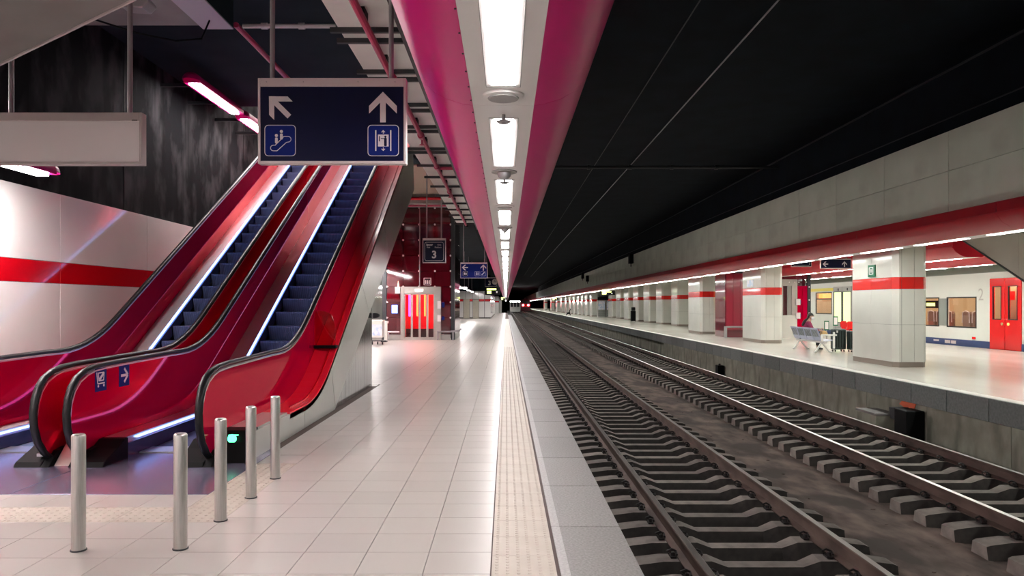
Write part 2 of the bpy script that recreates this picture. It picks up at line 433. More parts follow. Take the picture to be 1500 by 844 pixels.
# ================================================================ far platform
pf=struct('floor_far',(0,0,0))
b=MB(); b.box(8.0,16.75,-42,37,-1.3,FZ-.004); b.box(8.75,16.75,37,300,-1.3,FZ-.39); b.box(8.0,16.75,37,300,FZ-.39,FZ-.004); ks(b.build('slab',M['conc_wall'],pf))
b=MB(); b.box(8.18,16.75,-42,300,FZ-.004,FZ); ks(b.build('paving',M['floor_far'],pf))
b=MB(); b.box(7.95,8.18,4,300,FZ-.004,FZ+.001); ks(b.build('edge_strip',M['edge_pale'],pf))
es=MB().box(7.914,8.0,.010,1.150,FZ-.387,FZ-.003).build('edge_stone',M['stone_edge'],pf,bevel=.006)
for i in range(-5,110):
    o=es if i==-5 else dup(es,pf); o.location=(0,12.12+1.16*i,0)
wp=MB().box(7.965,8.02,.008,2.33,-1.2,FZ-.39).build('wall_panel',M['conc_wall'],pf)
for i in range(-2,11):
    o=wp if i==-2 else dup(wp,pf); o.location=(0,11.95-.3+2.335*i,0)
b=MB(); b.box(16.75,16.8,4,300,-1.2,FZ); ks(b.build('edge_face',M['conc_wall'],pf))

# ================================================================ right beam wall and upper wall
wr=struct('wall_right',(0,0,0))
b=MB(); b.box(8.24,8.6,-42,330,3.3,4.80); ks(b.build('beam',M['joint'],wr))
pa=MB().box(8.2,8.24,.006,2.324,3.29,4.067).build('panel',M['conc_beam'],wr,bevel=.006)
pb=MB().box(8.2,8.24,.006,2.324,4.073,4.81).build('panel',M['conc_beam'],wr,bevel=.006)
for i in range(-5,60):
    for q in (pa,pb):
        o=q if i==-5 else dup(q,wr); o.location=(0,13.7+2.33*i,0)
b=MB(); b.box(8.2,8.6,153,330,3.3,4.81); ks(b.build('beam_end',M['conc_beam'],wr))
b=MB(); b.box(8.6,9.0,-42,330,4.6,6.4); ks(b.build('upper_wall',M['ceil'],wr))
b=MB(); b.box(8.575,8.6,0,330,6.12,6.16); b.box(8.58,8.6,0,330,5.2,5.22); ks(b.build('ledge',M['dark_metal'],wr))
wf=struct('wall_back',(0,0,0))
b=MB(); b.box(22,22.3,0,330,-1.3,6.4); b.box(-8,25,330,331,-1.5,8); b.box(-8,25,-42.3,-42,-1.5,8); ks(b.build('far_wall',M['ceil'],wf))

# ================================================================ ceilings
ce=struct('ceiling',(0,0,0))
b=MB(); b.box(-1.9,8.8,-42,330,6.2,6.4); ks(b.build('track_ceiling',M['ceil'],ce))
ce=struct('ceiling',(-4,10,6.2))
b=MB(); b.box(-7.2,-1.9,-42,17.2,6.2,6.4); b.box(-2.45,-1.9,17.2,23,6.2,6.4); b.box(-7.2,-1.9,23,150,6.2,6.4); b.box(-7.2,-1.9,150,330,5.0,6.4); ks(b.build('hall_ceiling',M['ceil_left'],ce))
ce2=struct('ceiling',(15,50,3.4))
b=MB(); b.box(8.6,22.2,-42,330,3.34,3.45); ks(b.build('platform_ceiling',M['conc_beam'],ce2))
# opening above the escalators with the floor above
b=MB(); b.box(-7.2,-6.75,17.2,24,6.2,10); b.box(-7.2,-2.3,23,23.3,6.2,10); b.box(-2.45,-2.3,17.2,23,6.4,10); b.box(-7.2,-2.3,16.9,17.2,6.4,10); b.box(-7.2,-2.3,16.9,23.3,10,10.2); ks(b.build('shaft_lining',M['white_panel'],ce))
b=MB(); b.box(-5,-3,20,20.3,9.7,9.95); b.box(-6.5,-5.5,18.2,22,9.7,9.95);ks(b.build('shaft_lamp',emis('shaft_lamp',(1,.95,.95),14.),ce))
# dropped bulkhead at the upper left with its pale edge panel
b=MB(); b.box(-6.75,-4.4,-30,10.6,5.6,6.2); ks(b.build('bulkhead',M['conc_grey'],ce))
b=MB(); b.box(-4.4,-3.96,-30,10.75,5.62,6.2); ks(b.build('bulkhead_beam',M['ceil_left'],ce))
b=MB(); b.box(-4.4,-3.96,-30,10.75,5.6,5.62); ks(b.build('edge_panel',M['beam_white'],ce))
# cross beams before the lift tower
b=MB(); b.box(-6.7,-1.9,30.5,31.3,5.75,6.2); b.box(-6.7,-1.9,31.3,33.2,5.95,6.2); ks(b.build('cross_beam',M['conc_grey'],ce))
b=MB(); b.box(-6.7,-1.45,24.2,30.5,6.15,6.2); ks(b.build('painted_light_patch',M['tan_light'],ce))  # tan sheet stands in for light on the far ceiling
# stair flight overhead, seen from below at the upper left
ce=struct('ceiling',(-3,3,3))
b=MB()
def sl(x): return 3.49+(x+2.28)*-.483*-1*-1 if False else 3.49+(x+2.28)*.483
b.prism([(-5.2,sl(-5.2)),(-1.2,sl(-1.2)),(-1.2,sl(-1.2)+.35),(-5.2,sl(-5.2)+.35)],'y',1.6,4.55)
ks(b.build('stair_flight',M['conc_grey'],ce))
b=MB(); b.prism([(-5.2,sl(-5.2)-.012),(-1.2,sl(-1.2)-.012),(-1.2,sl(-1.2)+.004),(-5.2,sl(-5.2)+.004)],'y',4.55,4.565); ks(b.build('stair_edge',M['alu'],ce))

# ================================================================ left wall: white panels with a red band, dark concrete above
wl_=struct('wall_left',(0,0,0))
b=MB(); b.box(-7.1,-6.72,-42,150,-.1,10.2); ks(b.build('concrete_wall',M['conc_dark'],wl_))
pl=[(M['white_panel'],.12,1.905,'panel'),(M['red_panel'],1.91,2.22,'red_band'),(M['white_panel'],2.225,3.23,'panel')]
for m,z0,z1,nm in pl:
    q=MB().box(-6.72,-6.6,.004,2.646,z0,z1).build(nm,m,wl_,bevel=.004)
    for i in range(-4,16):
        o=q if i==-4 else dup(q,wl_); o.location=(0,8.3+2.65*i,0)
b=MB(); b.box(-6.72,-6.61,-3,50,0,.12); ks(b.build('skirting',M['grey_plinth'],wl_))
# joints and cable runs on the concrete
b=MB()
for y in (13.0,18.9): b.box(-6.725,-6.712,y,y+.02,3.2,6.2)
ks(b.build('wall_joint',M['black'],wl_))
# ================================================================ tracks
def track(xc,label,gname):
    t=thing('railway_track',label,'railway track',(xc,0,-.68))
    for s in (-1,1):
        x=xc+s*.752
        prof=[(-.075,-.172),(.075,-.172),(.075,-.16),(.012,-.14),(.010,-.05),(.034,-.04),(.036,-.006),(.03,0),(-.03,0),(-.036,-.006),(-.034,-.04),(-.010,-.05),(-.012,-.14),(-.075,-.16)]
        b=MB(); n=len(prof); ys=(-20,325)
        vs=[(x+p,y,-.68+w) for y in ys for p,w in prof]
        for i in range(n):
            j=(i+1)%n; b.add([vs[i],vs[j],vs[n+j],vs[n+i]],[(0,1,2,3)],({6:1,7:2,8:0} if xc<4 else {7:1}).get(i,0))
        b.build('rail',[M['rail_side'],M['rail_top'],M['rail_head']],t)
    # one sleeper: raised seats under the rails, lower waist, sloping ends
    xs=[-1.25,-1.21,-.98,-.52,-.36,.36,.52,.98,1.21,1.25]
    zt=[-.215,-.20,-.172,-.172,-.235,-.235,-.172,-.172,-.20,-.215]
    wt=[.115,.12,.115,.105,.085,.085,.105,.105,.10,.11]
    vs=[];fs=[];ms=[]
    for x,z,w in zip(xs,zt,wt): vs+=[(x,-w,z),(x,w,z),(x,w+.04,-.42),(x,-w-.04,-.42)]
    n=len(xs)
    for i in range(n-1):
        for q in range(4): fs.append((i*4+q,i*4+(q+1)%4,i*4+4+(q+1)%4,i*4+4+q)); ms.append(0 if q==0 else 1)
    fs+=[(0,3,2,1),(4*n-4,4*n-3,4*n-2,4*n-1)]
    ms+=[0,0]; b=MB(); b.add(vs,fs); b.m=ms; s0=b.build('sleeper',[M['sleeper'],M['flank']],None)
    s0.parent=t
    cb=MB(); 
    cb.box(-.028,.028,-.05,.05,0,.02); cb.lathe((.0,-.015,.02),[(.022,0),(.02,.03),(.01,.035)],8)
    cb.tube([(-.03,.03,.02),(-.045,.03,.05),(0,.035,.065),(.04,.03,.045),(.035,-.03,.03)],.011,6)
    c0=cb.build('clip',M['clip'],None); c0.parent=s0
    offs=[(-.752-.12),(-.752+.12),(.752-.12),(.752+.12)]
    c0.location=(offs[0],0,-.165)
    for q in offs[1:]: dup(c0,s0,(q,0,-.165))
    D0=6.60-.556*4
    for k in range(0,150):
        y=D0+.556*k
        if k==0: o=s0
        elif k<75: o=dup_tree(s0,t)
        else: o=dup(s0,t)
        o.location=(0,y,0)
    b=MB()
    for k in range(150,420):
        y=D0+.556*k; b.box(-1.25,1.25,y-.1,y+.1,-.42,-.2)
    o=b.build('sleeper_field',M['sleeper'],None); o.parent=t; stuff(o)
    return t
track(2.486,'railway track running along the edge of the tiled platform, nearest the warning strip','tracks')
track(6.19,'railway track beside the grey stone wall of the far platform','tracks')

# ================================================================ fluorescent canopies
def canopy(xc,z,starts,per,llen,fm,lm,label,half=.196,y_end=290,seg=4.9,seg0=-5.16-4.9*5,near_lamps=52,mirror=False,detail=True,oz=.45):
    t=thing('light_canopy',label,'light canopy',(xc,0,z))
    prof=[(.194,.0),(.25,.006),(.36,.04),(.44,.085),(.50,.15),(.545,.235),(.575,.33),(.59,oz)]
    if not detail: prof=[(.194,.0),(.34,.045),(.48,.13),(.56,.235),(.585,.262),(.592,.275),(.565,.282),(.572,oz)]
    for s in (-1,1):
        y=seg0; first=None
        pts=[(xc+s*a,z+w) for a,w in prof]; inner=[(xc+s*(a-.012),z+w+.012) for a,w in prof]
        lo=seg0; k=0
        while lo<y_end:
            hi=min(lo+(seg if lo<60 else 46),y_end)
            b=MB(); b.prism(pts+inner[::-1],'y',lo+.004,hi-.002)
            # extruded open shell
            o=b.build('fascia',fm,t,smooth=True)
            lo=hi
    lo=seg0
    while lo<y_end:
        hi=min(lo+(seg if lo<60 else 46),y_end)
        MB().box(xc-.192,xc+.192,lo+.003,hi-.002,z,z+.02).build('soffit_panel',M['soffit'],t); lo=hi
    full=[(xc+a,z+w) for a,w in prof]+[(xc-a,z+w) for a,w in prof[::-1]]
    for ye in (seg0-.02,y_end): MB().prism(full,'y',ye,ye+.02).build('end_cap',fm,t)
    MB().box(xc-.5,xc+.5,seg0,y_end,z+oz-.03,z+oz+.02).build('housing',M['dark_metal'],t)
    y=starts; d0=None; f0=None; n=0
    db=MB(); db.prism([(-.071,-.001),(-.070,-.0045),(.070,-.0045),(.071,-.001)],'y',0,llen); d0=db.build('diffuser',lm,None); d0.parent=t
    fb=MB(); w=.10; e=.004
    for (x0,x1,y0,y1) in ((-w,-w+e,-.05,llen+.05),(w-e,w,-.05,llen+.05),(-w,w,-.05,-.046),(-w,w,llen+.046,llen+.05)): fb.box(x0,x1,y0,y1,-.003,0)
    f0=fb.build('slot_frame',M['frame_line'],None); f0.parent=t
    far=MB()
    while y<y_end-3:
        if n<near_lamps:
            a=d0 if n==0 else dup(d0,t); a.location=(0,y,0)
            if n<26:
                a=f0 if n==0 else dup(f0,t); a.location=(0,y,0)
        else: far.box(xc-.07,xc+.07,y,y+llen,z-.005,z-.001)
        y+=per; n+=1
    if far.v: stuff(far.build('diffuser_row',lm,t))
    if detail:
        b=MB()
        for i in range(220):
            yy=2+i*.28; b.ball((xc-.199,yy,z-.002),.006,.006,.004,6,4)
        stuff(b.build('screw_row',M['dark_metal'],t))
    return t
lc=canopy(-.015,2.85,-4.81-2.453*9,2.453,1.65,M['fascia'],M['lamp'],'long white light canopy with magenta curved sides over the tiled platform edge')  # lamp row runs on unseen behind the camera, added for light
def disc(y,nm='speaker'):
    b=MB(); b.lathe((-.015,y,2.85),[(.125,0),(.12,-.012),(.098,-.016)],28); o=b.build(nm,M['soffit'],lc,smooth=True)
    b=MB(); b.lathe((-.015,y,2.833),[(.094,0),(.09,-.006)],28); b.build('grille',M['grey_disc'],o)
for y in (4.42,9.4,14.2,19.2): disc(y)
for y in (6.95,12.0):
    b=MB(); b.lathe((-.015,y,2.85),[(.12,0),(.12,-.012),(.075,-.014)],24); o=b.build('camera_mount',M['grey_disc'],lc,smooth=True)
    b=MB(); b.ball((-.015,y,2.825),.065,.065,.055,16,8); b.build('camera_dome',M['grey_metal'],o,smooth=True)
for y in (4.87,7.3,12.4,17.2):
    b=MB(); b.cyl((-.015,y,2.79),.012,.06); b.cyl((-.015,y,2.80),.05,.006); b.box(-.045,.015,y-.008,y+.008,2.786,2.792); b.build('sprinkler',M['grey_metal'],lc)
rc=canopy(8.73,2.85,-.2-2.37*8,2.37,1.67,M['fascia_far'],M['lamp_far'],'long light canopy with dark red curved fascia under the pale concrete beam',near_lamps=44,detail=False,seg0=-22)
c3=canopy(12.4,2.85,20.2,2.37,1.67,M['fascia_far'],M['lamp_far'],'red sided light canopy along the middle of the far platform',near_lamps=12,detail=False,y_end=33.4,seg0=19.6)
c4=canopy(15.2,2.85,9,2.37,1.67,M['fascia_far'],M['lamp_far'],'red sided light canopy above the white train side',near_lamps=12,detail=False,y_end=70,seg0=4)

# wall tube lamps on the left
def wall_lamp(y0,y1,z,label,lm=None,x=-5.9):
    t=thing('tube_lamp',label,'lamp',(x,y0,z),'red tube lamps in the escalator hall')
    n=14
    b=MB(); prof=[(.16*math.cos(a),.16*math.sin(a)+.02) for a in [math.pi*i/n for i in range(n+1)]]
    prof=[(x+p,z+q) for p,q in prof]+[(x-.16,z-.01),(x+.16,z-.01)][::1]
    b.prism(prof,'y',y0,y1); 
    o=b.build('housing',M['fascia'],t,smooth=True)
    for ye,s in ((y0,-1),(y1,1)):
        c=MB(); vs=[]
        for k in range(5):
            f=k/4; r=math.sqrt(max(0,1-f*f))
            vs.append([(x+.16*r*math.cos(math.pi*i/n),ye+s*.22*f,z+.02+.16*r*math.sin(math.pi*i/n)) for i in range(n+1)])
        flat=[v for row in vs for v in row]; fs=[]
        for k in range(4):
            for i in range(n): fs.append((k*(n+1)+i,k*(n+1)+i+1,(k+1)*(n+1)+i+1,(k+1)*(n+1)+i))
        c.add(flat,fs); c.build('end_cap',M['fascia'],t,smooth=True)
    MB().box(x-.075,x+.075,y0+.03,y1-.03,z-.035,z-.01).build('diffuser',lm or M['lamp_wall'],t)
    for yy in (y0+.5,y1-.5): MB().box(x-.82,x,yy-.03,yy+.03,z+.06,z+.12).build('bracket',M['dark_metal'],t)
wall_lamp(6.9,9.45,3.27,'red tube lamp jutting over the white wall panels, below the blank sign')
for i in range(8):  # row carried on unseen behind the camera, to light surfaces facing it
    wall_lamp(6.9-3.3*(i+1),9.45-3.3*(i+1),3.27,'unseen red tube lamp along the white wall, %s before the one under the blank sign'%['first','second','third','fourth','fifth','sixth','seventh','eighth'][i])
for i in range(1,5):
    wall_lamp(17.9+3.3*i,20.6+3.3*i,3.27,'red tube lamp behind the escalators, %s in the row towards the lift tower'%['first','second','third','fourth','fifth'][i])
wall_lamp(13.9,16.15,5.78,'bright red tube lamp high on the dark concrete wall above the escalators',M['lamp_high'])
wall_lamp(16.6,18.9,5.78,'red tube lamp high behind the arrow sign, at the head of the escalators',M['lamp_high'])

# ceiling cassettes, hangers, pipes
t=thing('ceiling_cassette_strip','strip of pale ceiling cassettes on dark hangers beside the magenta canopy','ceiling panels',(-1.12,0,3.9))
ys=[-1.2,-.1,1.0,2.1,3.2,4.3,5.3,6.4,7.5,8.7,9.75,11.1,12.15,13.25,14.3,15.5,16.7,17.8,18.9,19.9,20.9]
for i in range(len(ys)-1):
    b=MB(); b.box(-1.395,-.86,ys[i]+.012,ys[i+1]-.012,3.9,3.93); b.build('cassette',M['cassette'],t,bevel=.004)
h0=MB().box(-1.46,-.80,-.02,.02,3.86,3.9).build('hanger_rail',M['dark_metal'],None); h0.parent=t
for i,y in enumerate(ys):
    o=h0 if i==0 else dup(h0,t); o.location=(1.12,y,-3.9)
    if 5<i<12: o=dup(h0,t); o.location=(1.12,y-.25,-3.9)
MB().box(-.83,-.80,-4,21,3.72,3.92).build('edge_channel',M['dark_metal'],t)
b=MB()
for y in ys[5:]: b.box(-1.15,-1.09,y+.4,y+.55,3.83,3.9)
stuff(b.build('bracket',M['black'],t))
def pipe(label,pts,r,m,name='sprinkler_pipe',joints=()):
    t=thing(name,label,'pipe',pts[0]); b=MB(); b.tube(pts,r,10); b.build('pipe',m,t,smooth=True)
    for j,ax in joints:
        c=MB(); c.cyl((j[0],j[1]-.05,j[2]) if ax=='y' else (j[0]-.05,j[1],j[2]),r*1.5,.1,ax,12); c.build('coupling',m,t)
    return t
pj=[((-1.1,y,3.79),'y') for y in (7.2,9.6,11.8,14.4,17.0)]
pp=pipe('red sprinkler pipe running under the pale ceiling cassettes',[(-1.1,-4,3.79),(-1.1,20.4,3.79)],.03,M['pipe_red'],joints=pj)
for y in (7.2,9.6,14.4):
    b=MB(); b.cyl((-1.1,y+.1,3.70),.012,.08); b.cyl((-1.1,y+.1,3.69),.035,.006); b.build('sprinkler_head',M['pipe_red'],pp)
MB().tube([(-1.1,11.9,3.79),(-.82,11.9,3.79)],.028,8).build('branch',M['pipe_red'],pp)
pipe('red pipe high on the dark ceiling, slanting behind the arrow sign',[(-4.2,11.5,5.95),(-4.2,16.9,5.95)],.045,M['pipe_red'])
pipe('pale conduit across the dark ceiling above the arrow sign',[(-4.25,11.95,6.1),(-2.75,11.95,6.1)],.035,M['sign_white'],'conduit',[((-3.9,11.95,6.1),'x'),((-3.3,11.95,6.1),'x')])
pipe('red pipe on the cross beam before the lift tower',[(-6.5,30.1,5.62),(-2.2,30.1,5.62)],.04,M['pipe_red'])
pipe('faded red pipe behind the brighter one by the lift tower',[(-6.5,30.4,5.95),(-2.4,30.4,5.95)],.06,M['fascia_far'])
pipe('long dark conduit crossing the black track ceiling to the beam wall',[(1.5,23.2,5.9),(8.55,23.2,5.9)],.05,M['dark_metal'],'conduit',[((x,23.2,5.9),'x') for x in (2.6,3.9,5.2,6.6)])
pipe('thin cable along the black track ceiling',[(4.05,3,6.12),(4.05,120,6.12)],.014,M['grey_metal'],'ceiling_cable')
pipe('second thin cable along the black track ceiling, nearer the canopy',[(2.9,3,6.14),(2.9,120,6.14)],.010,M['dark_metal'],'ceiling_cable')
for k,x in enumerate((-2.62,-2.54,-2.46)):
    pipe('dark cable on the hall ceiling, %s of three beside the cassettes'%['outermost','middle','innermost'][k],[(x,8,6.15),(x,11.8,6.15)],.016,M['black'],'ceiling_cable')
# floodlight on its arm at the upper left
t=thing('floodlight','small pale floodlight on a black arm by the lilac ceiling panel','floodlight',(-4.45,8.75,5.2))
b=MB(); b.tube([(-4.75,8.3,5.58),(-4.5,8.6,5.32),(-4.38,8.75,5.2)],.035,8); b.build('arm',M['black'],t)
b=MB(); b.prism([(-4.56,5.16),(-4.50,5.08),(-4.24,5.06),(-4.16,5.14),(-4.22,5.22),(-4.48,5.23)],'y',8.62,8.84); b.build('lamp_head',M['grey_metal'],t,bevel=.02)
b=MB(); b.box(-4.95,-4.6,8.0,8.4,5.5,5.6); b.build('base_plate',M['black'],t)
pipe('thin black cable sagging from the floodlight to the lilac panel',[(-5.1,9.0,5.1),(-4.6,9.2,4.98),(-4.2,9.4,4.95),(-3.95,9.6,5.05),(-3.97,9.9,5.4)],.012,M['black'],'cable')
# ================================================================ escalators
def S(y):
    if y<9.6: return 0.
    if y<11.0: return TR*(y-9.6)**2/2.8
    return TR*(y-10.3)
YT=21.0
def ysamp(y0,y1):
    ys=[y0]
    for q in [8.2,8.8,9.3,9.6,9.8,10.0,10.2,10.4,10.6,10.8,11.0,11.5,14,17,20]:
        if y0+.02<q<y1-.02: ys.append(q)
    return ys+[y1]
HR=[(7.40,.05),(7.27,.14),(7.17,.26),(7.115,.40),(7.10,.55),(7.125,.68),(7.18,.79),(7.27,.875),(7.40,.93),(7.56,.96),(7.8,.975),(8.4,.985),(9.0,.995)]
hr_path=HR+[(y,1.0+S(y)) for y in ysamp(9.3,YT)]
def hr_z(y):
    for (a,za),(c,zc) in zip(hr_path[4:],hr_path[5:]):
        if a<=y<=c: return za+(zc-za)*(y-a)/(c-a)
    return hr_path[-1][1]
def ribbon(b,x0,x1,y0,y1,flo,fhi,mi=0):
    ys=ysamp(y0,y1)
    for a,c in zip(ys,ys[1:]):
        b.add([(x0,a,flo(a)),(x1,a,flo(a)),(x1,c,flo(c)),(x0,c,flo(c)),(x0,a,fhi(a)),(x1,a,fhi(a)),(x1,c,fhi(c)),(x0,c,fhi(c))],
              [(0,3,2,1),(4,5,6,7),(1,2,6,5),(3,0,4,7)]+([(0,1,5,4)] if a==ys[0] else [])+([(2,3,7,6)] if c==ys[-1] else []),mi)
def escalator(xl,xr,label,outer):
    """xl, xr: handrail centre lines"""
    t=thing('escalator',label,'escalator',((xl+xr)/2,7.1,0),'escalators')
    for x in (xl,xr):
        side=1 if x==xr else -1
        b=MB(); n=12; prof=[(.040*math.cos(2*math.pi*i/n),.027*math.sin(2*math.pi*i/n)) for i in range(n)]
        b.sweep([(x,y,z) for y,z in hr_path],prof,up=(1,0,0)); h=b.build('handrail',M['rubber'],t,smooth=True)
        b=MB(); b.sweep([(x,y+ (.03 if i<9 else 0),z-.045) for i,(y,z) in enumerate(hr_path) if i>1],[(-.024,-.004),(.024,-.004),(.024,.010),(-.024,.010)],up=(1,0,0)); b.build('handrail_guide',M['steel_h'],h,smooth=True)
        # lacquered glass balustrade: newel lens shape, then the sloping run
        b=MB(); th=.012
        top=[(y,z-.03) for y,z in hr_path if z<1.0+S(YT) and y<=YT]
        front=[(y+.02,z) for y,z in HR[1:8]]
        run=[(y,hr_z(y)-.045) for y in ysamp(7.45,YT)]
        bot=[(y,.06+S(y)) for y in ysamp(7.45,YT)]
        b.prism(front+[(7.45,.90),(7.45,.06)],'x',x-th,x+th)
        ribbon(b,x-th,x+th,7.45,YT,lambda y:.06+S(y),lambda y:hr_z(y)-.045)
        m=M['red_glass']
        b.build('balustrade_panel',m,t)
        # inner deck, light line, skirt
        i0=x-side*th; i1=x-side*.24; i2=x-side*.27
        a,c=min(i0,i1),max(i0,i1)
        b=MB(); ribbon(b,a,c,7.72,YT,lambda y:S(y)-.05,lambda y:.21+S(y)); b.build('inner_deck',M['steel_h'],t)
        a,c=min(i1,i1-side*.022),max(i1,i1-side*.022)
        b=MB(); ribbon(b,a,c,7.95,YT,lambda y:.172+S(y),lambda y:.188+S(y)); b.build('light_line',M['led'],t)
        a,c=min(i1,i2),max(i1,i2)
        b=MB(); ribbon(b,a,c,7.72,YT,lambda y:S(y)-.05,lambda y:.15+S(y)); b.build('skirt_panel',M['skirt'],t)
        # black end cap of the skirt
        a,c=min(i0,i2-side*.01),max(i0,i2-side*.01)
        b=MB(); b.prism([(7.22,.0),(7.72,.0),(7.72,.215),(7.64,.21),(7.50,.14),(7.26,.05)],'x',a,c); b.build('skirt_end_cap',M['black'],t,bevel=.01)
        # newel foot
        b=MB(); b.prism([(7.22,0),(7.62,0),(7.55,.16),(7.40,.14)],'x',x-.07,x+.07); b.build('newel_foot',M['black'],t,bevel=.01)
    # steps
    sx0=xl+.28; sx1=xr-.28; w=sx1-sx0
    k=0; s0=None
    for i in range(-5,29):
        y=10.25+.4*i
        z=S(y+.2)-.0
        if i<0: z=max(0,S(y+.2))
        b=None
        if s0 is None:
            b=MB(); pts=[(0,0),(0,-.03)]+[(.012+.05*math.sin(math.pi/2*q/4)*(q/4),-.03-.25*q/4) for q in range(1,5)]+[(.42,-.28),(.42,0)]
            b.prism(pts,'x',-w/2,w/2); s0=b.build('step',M['step'],None,smooth=False); s0.parent=t; o=s0
        else: o=dup(s0,t)
        o.location=((sx0+sx1)/2-t.location.x,y-t.location.y,z)
    b=MB(); b.box(sx0,sx1,7.95,8.25,.004,.016); b.build('comb_plate',M['steel'],t)
    # landing plate
    px0,px1=outer['plate']
    b=MB(); b.box(px0,px1,6.215,8.2,-.02,.004); b.build('landing_plate',M['plate'],t,bevel=.002)
    # truss underside
    b=MB(); b.prism([(10.9,.0),(YT,.5*(YT-11.25)+.1),(YT,.5*(YT-11.25)+.3),(10.9,.25)],'x',outer['tx'][0],outer['tx'][1]); b.build('truss_soffit',M['dark_metal'],t)
    return t
e1=escalator(-4.22,-2.95,'escalator with crimson sides nearest the platform, with the green arrow light',{'plate':(-4.165,-2.505),'tx':(-4.37,-2.65)})
e2=escalator(-5.80,-4.54,'escalator with crimson sides beside the white panelled wall',{'plate':(-6.6,-4.175),'tx':(-6.1,-4.39)})
# outer deck and cladding of the near escalator
b=MB(); ribbon(b,-2.935,-2.60,8.9,YT,lambda y:.22+S(y),lambda y:.30+S(y)); b.build('outer_deck',M['red_deck'],e1)
b=MB(); ribbon(b,-2.935,-2.632,7.80,8.9,lambda y:.0,lambda y:.30); b.build('outer_deck',M['clad'],e1)
b=MB(); ribbon(b,-2.70,-2.685,9.2,YT,lambda y:.30+S(y),lambda y:.325+S(y)); b.build('deck_trim',M['red_panel'],e1)
# cladding panels with slanting joints
cut=[(7.70,7.70),(9.55,9.55),(11.0,11.28),(13.3,14.1),(15.7,16.5),(18.1,18.9),(20.6,YT)]
def ctop(y): return .22+S(y)+.06
UB=.5
def cbot(y): return max(0.0,UB*(y-11.25))
for (a0,b0),(a1,b1) in zip(cut,cut[1:]):
    top=[(y,ctop(y)) for y in ysamp(a0+.006,a1-.006)]
    bot=[(y,cbot(y)) for y in ([b0+.006]+([11.25] if b0<11.24<b1-.01 else [])+[b1-.006])]
    b=MB(); b.prism(top+bot[::-1],'x',-2.63,-2.6); b.build('cladding_panel',M['clad'],e1)
b=MB(); ribbon(b,-2.70,-2.635,8.95,YT,lambda y:cbot(y)+.02,lambda y:max(cbot(y)+.05,.2+S(y))); b.build('cladding_core',M['black'],e1)
ys=[11.36,12.1,12.9,13.7,14.44]
for a,c in zip(ys,ys[1:]):
    b=MB(); b.prism([(a+.004,0),(c-.004,0),(c-.004,UB*(c-11.25)-.03),(a+.004,max(.005,UB*(a-11.25)-.03))],'x',-2.66,-2.62); b.build('infill_panel',M['clad_mirror'],e1)
b=MB(); b.prism([(11.4,0),(14.44,0),(14.44,1.5)],'x',-4.37,-2.67); b.build('infill_core',M['clad_mirror'],e1)
b=MB(); b.prism([(11.4,0),(14.44,0),(14.44,1.5)],'x',-6.3,-4.39); b.build('infill_core',M['clad_mirror'],e2)
b=MB(); b.box(-4.37,-2.62,14.44,14.46,0,1.55); b.build('infill_back',M['clad_mirror'],e1)
# middle deck between the two escalators
b=MB(); ribbon(b,-4.52,-4.381,7.75,YT,lambda y:-.05+S(y),lambda y:.30+S(y)); b.build('middle_deck',M['red_deck'],e2)
b=MB(); ribbon(b,-4.379,-4.235,7.75,YT,lambda y:-.05+S(y),lambda y:.30+S(y)); b.build('middle_deck',M['red_deck'],e1)
b=MB(); b.prism([(7.3,0),(7.76,0),(7.76,.30),(7.62,.29)],'x',-4.47,-4.29); b.build('newel_block',M['clad'],e2,bevel=.01)
# wall-side deck
b=MB(); ribbon(b,-6.6,-5.82,7.5,YT,lambda y:-.1+S(y),lambda y:.03+S(y)); b.build('wall_deck',M['red_dark'],e2)
# deck barrier plate on the outer red deck
b=MB(); b.prism([(-2.93,11.32*0+.95),(-2.62,.95),(-2.62,1.25),(-2.68,1.45),(-2.80,1.5),(-2.93,1.5)],'y',11.35,11.375); o=b.build('deck_barrier',M['barrier'],e1,bevel=.004)
b=MB(); b.box(-2.93,-2.60,11.3,11.45,.93,.97); b.build('barrier_foot',M['black'],e1)
# control block with the green light
b=MB(); b.prism([(7.42,0),(7.78,0),(7.82,.305),(7.60,.305),(7.50,.20)],'x',-2.935,-2.62); b.build('control_block',M['black'],e1,bevel=.008)
b=MB(); b.cyl((-2.78,7.50,.235),.045,.012,'y',20); b.cyl((-2.78,7.545,.262),.05,.006,'z',20); b.build('arrow_light',M['green'],e1)
b=MB(); b.cyl((-4.40,7.60,.2),.045,.05,'y',18); b.build('stop_light',M['red_led'],e2)
b=MB(); b.box(-4.62,-4.56,7.28,7.4,.10,.13); b.build('maker_plate',M['steel'],e2)
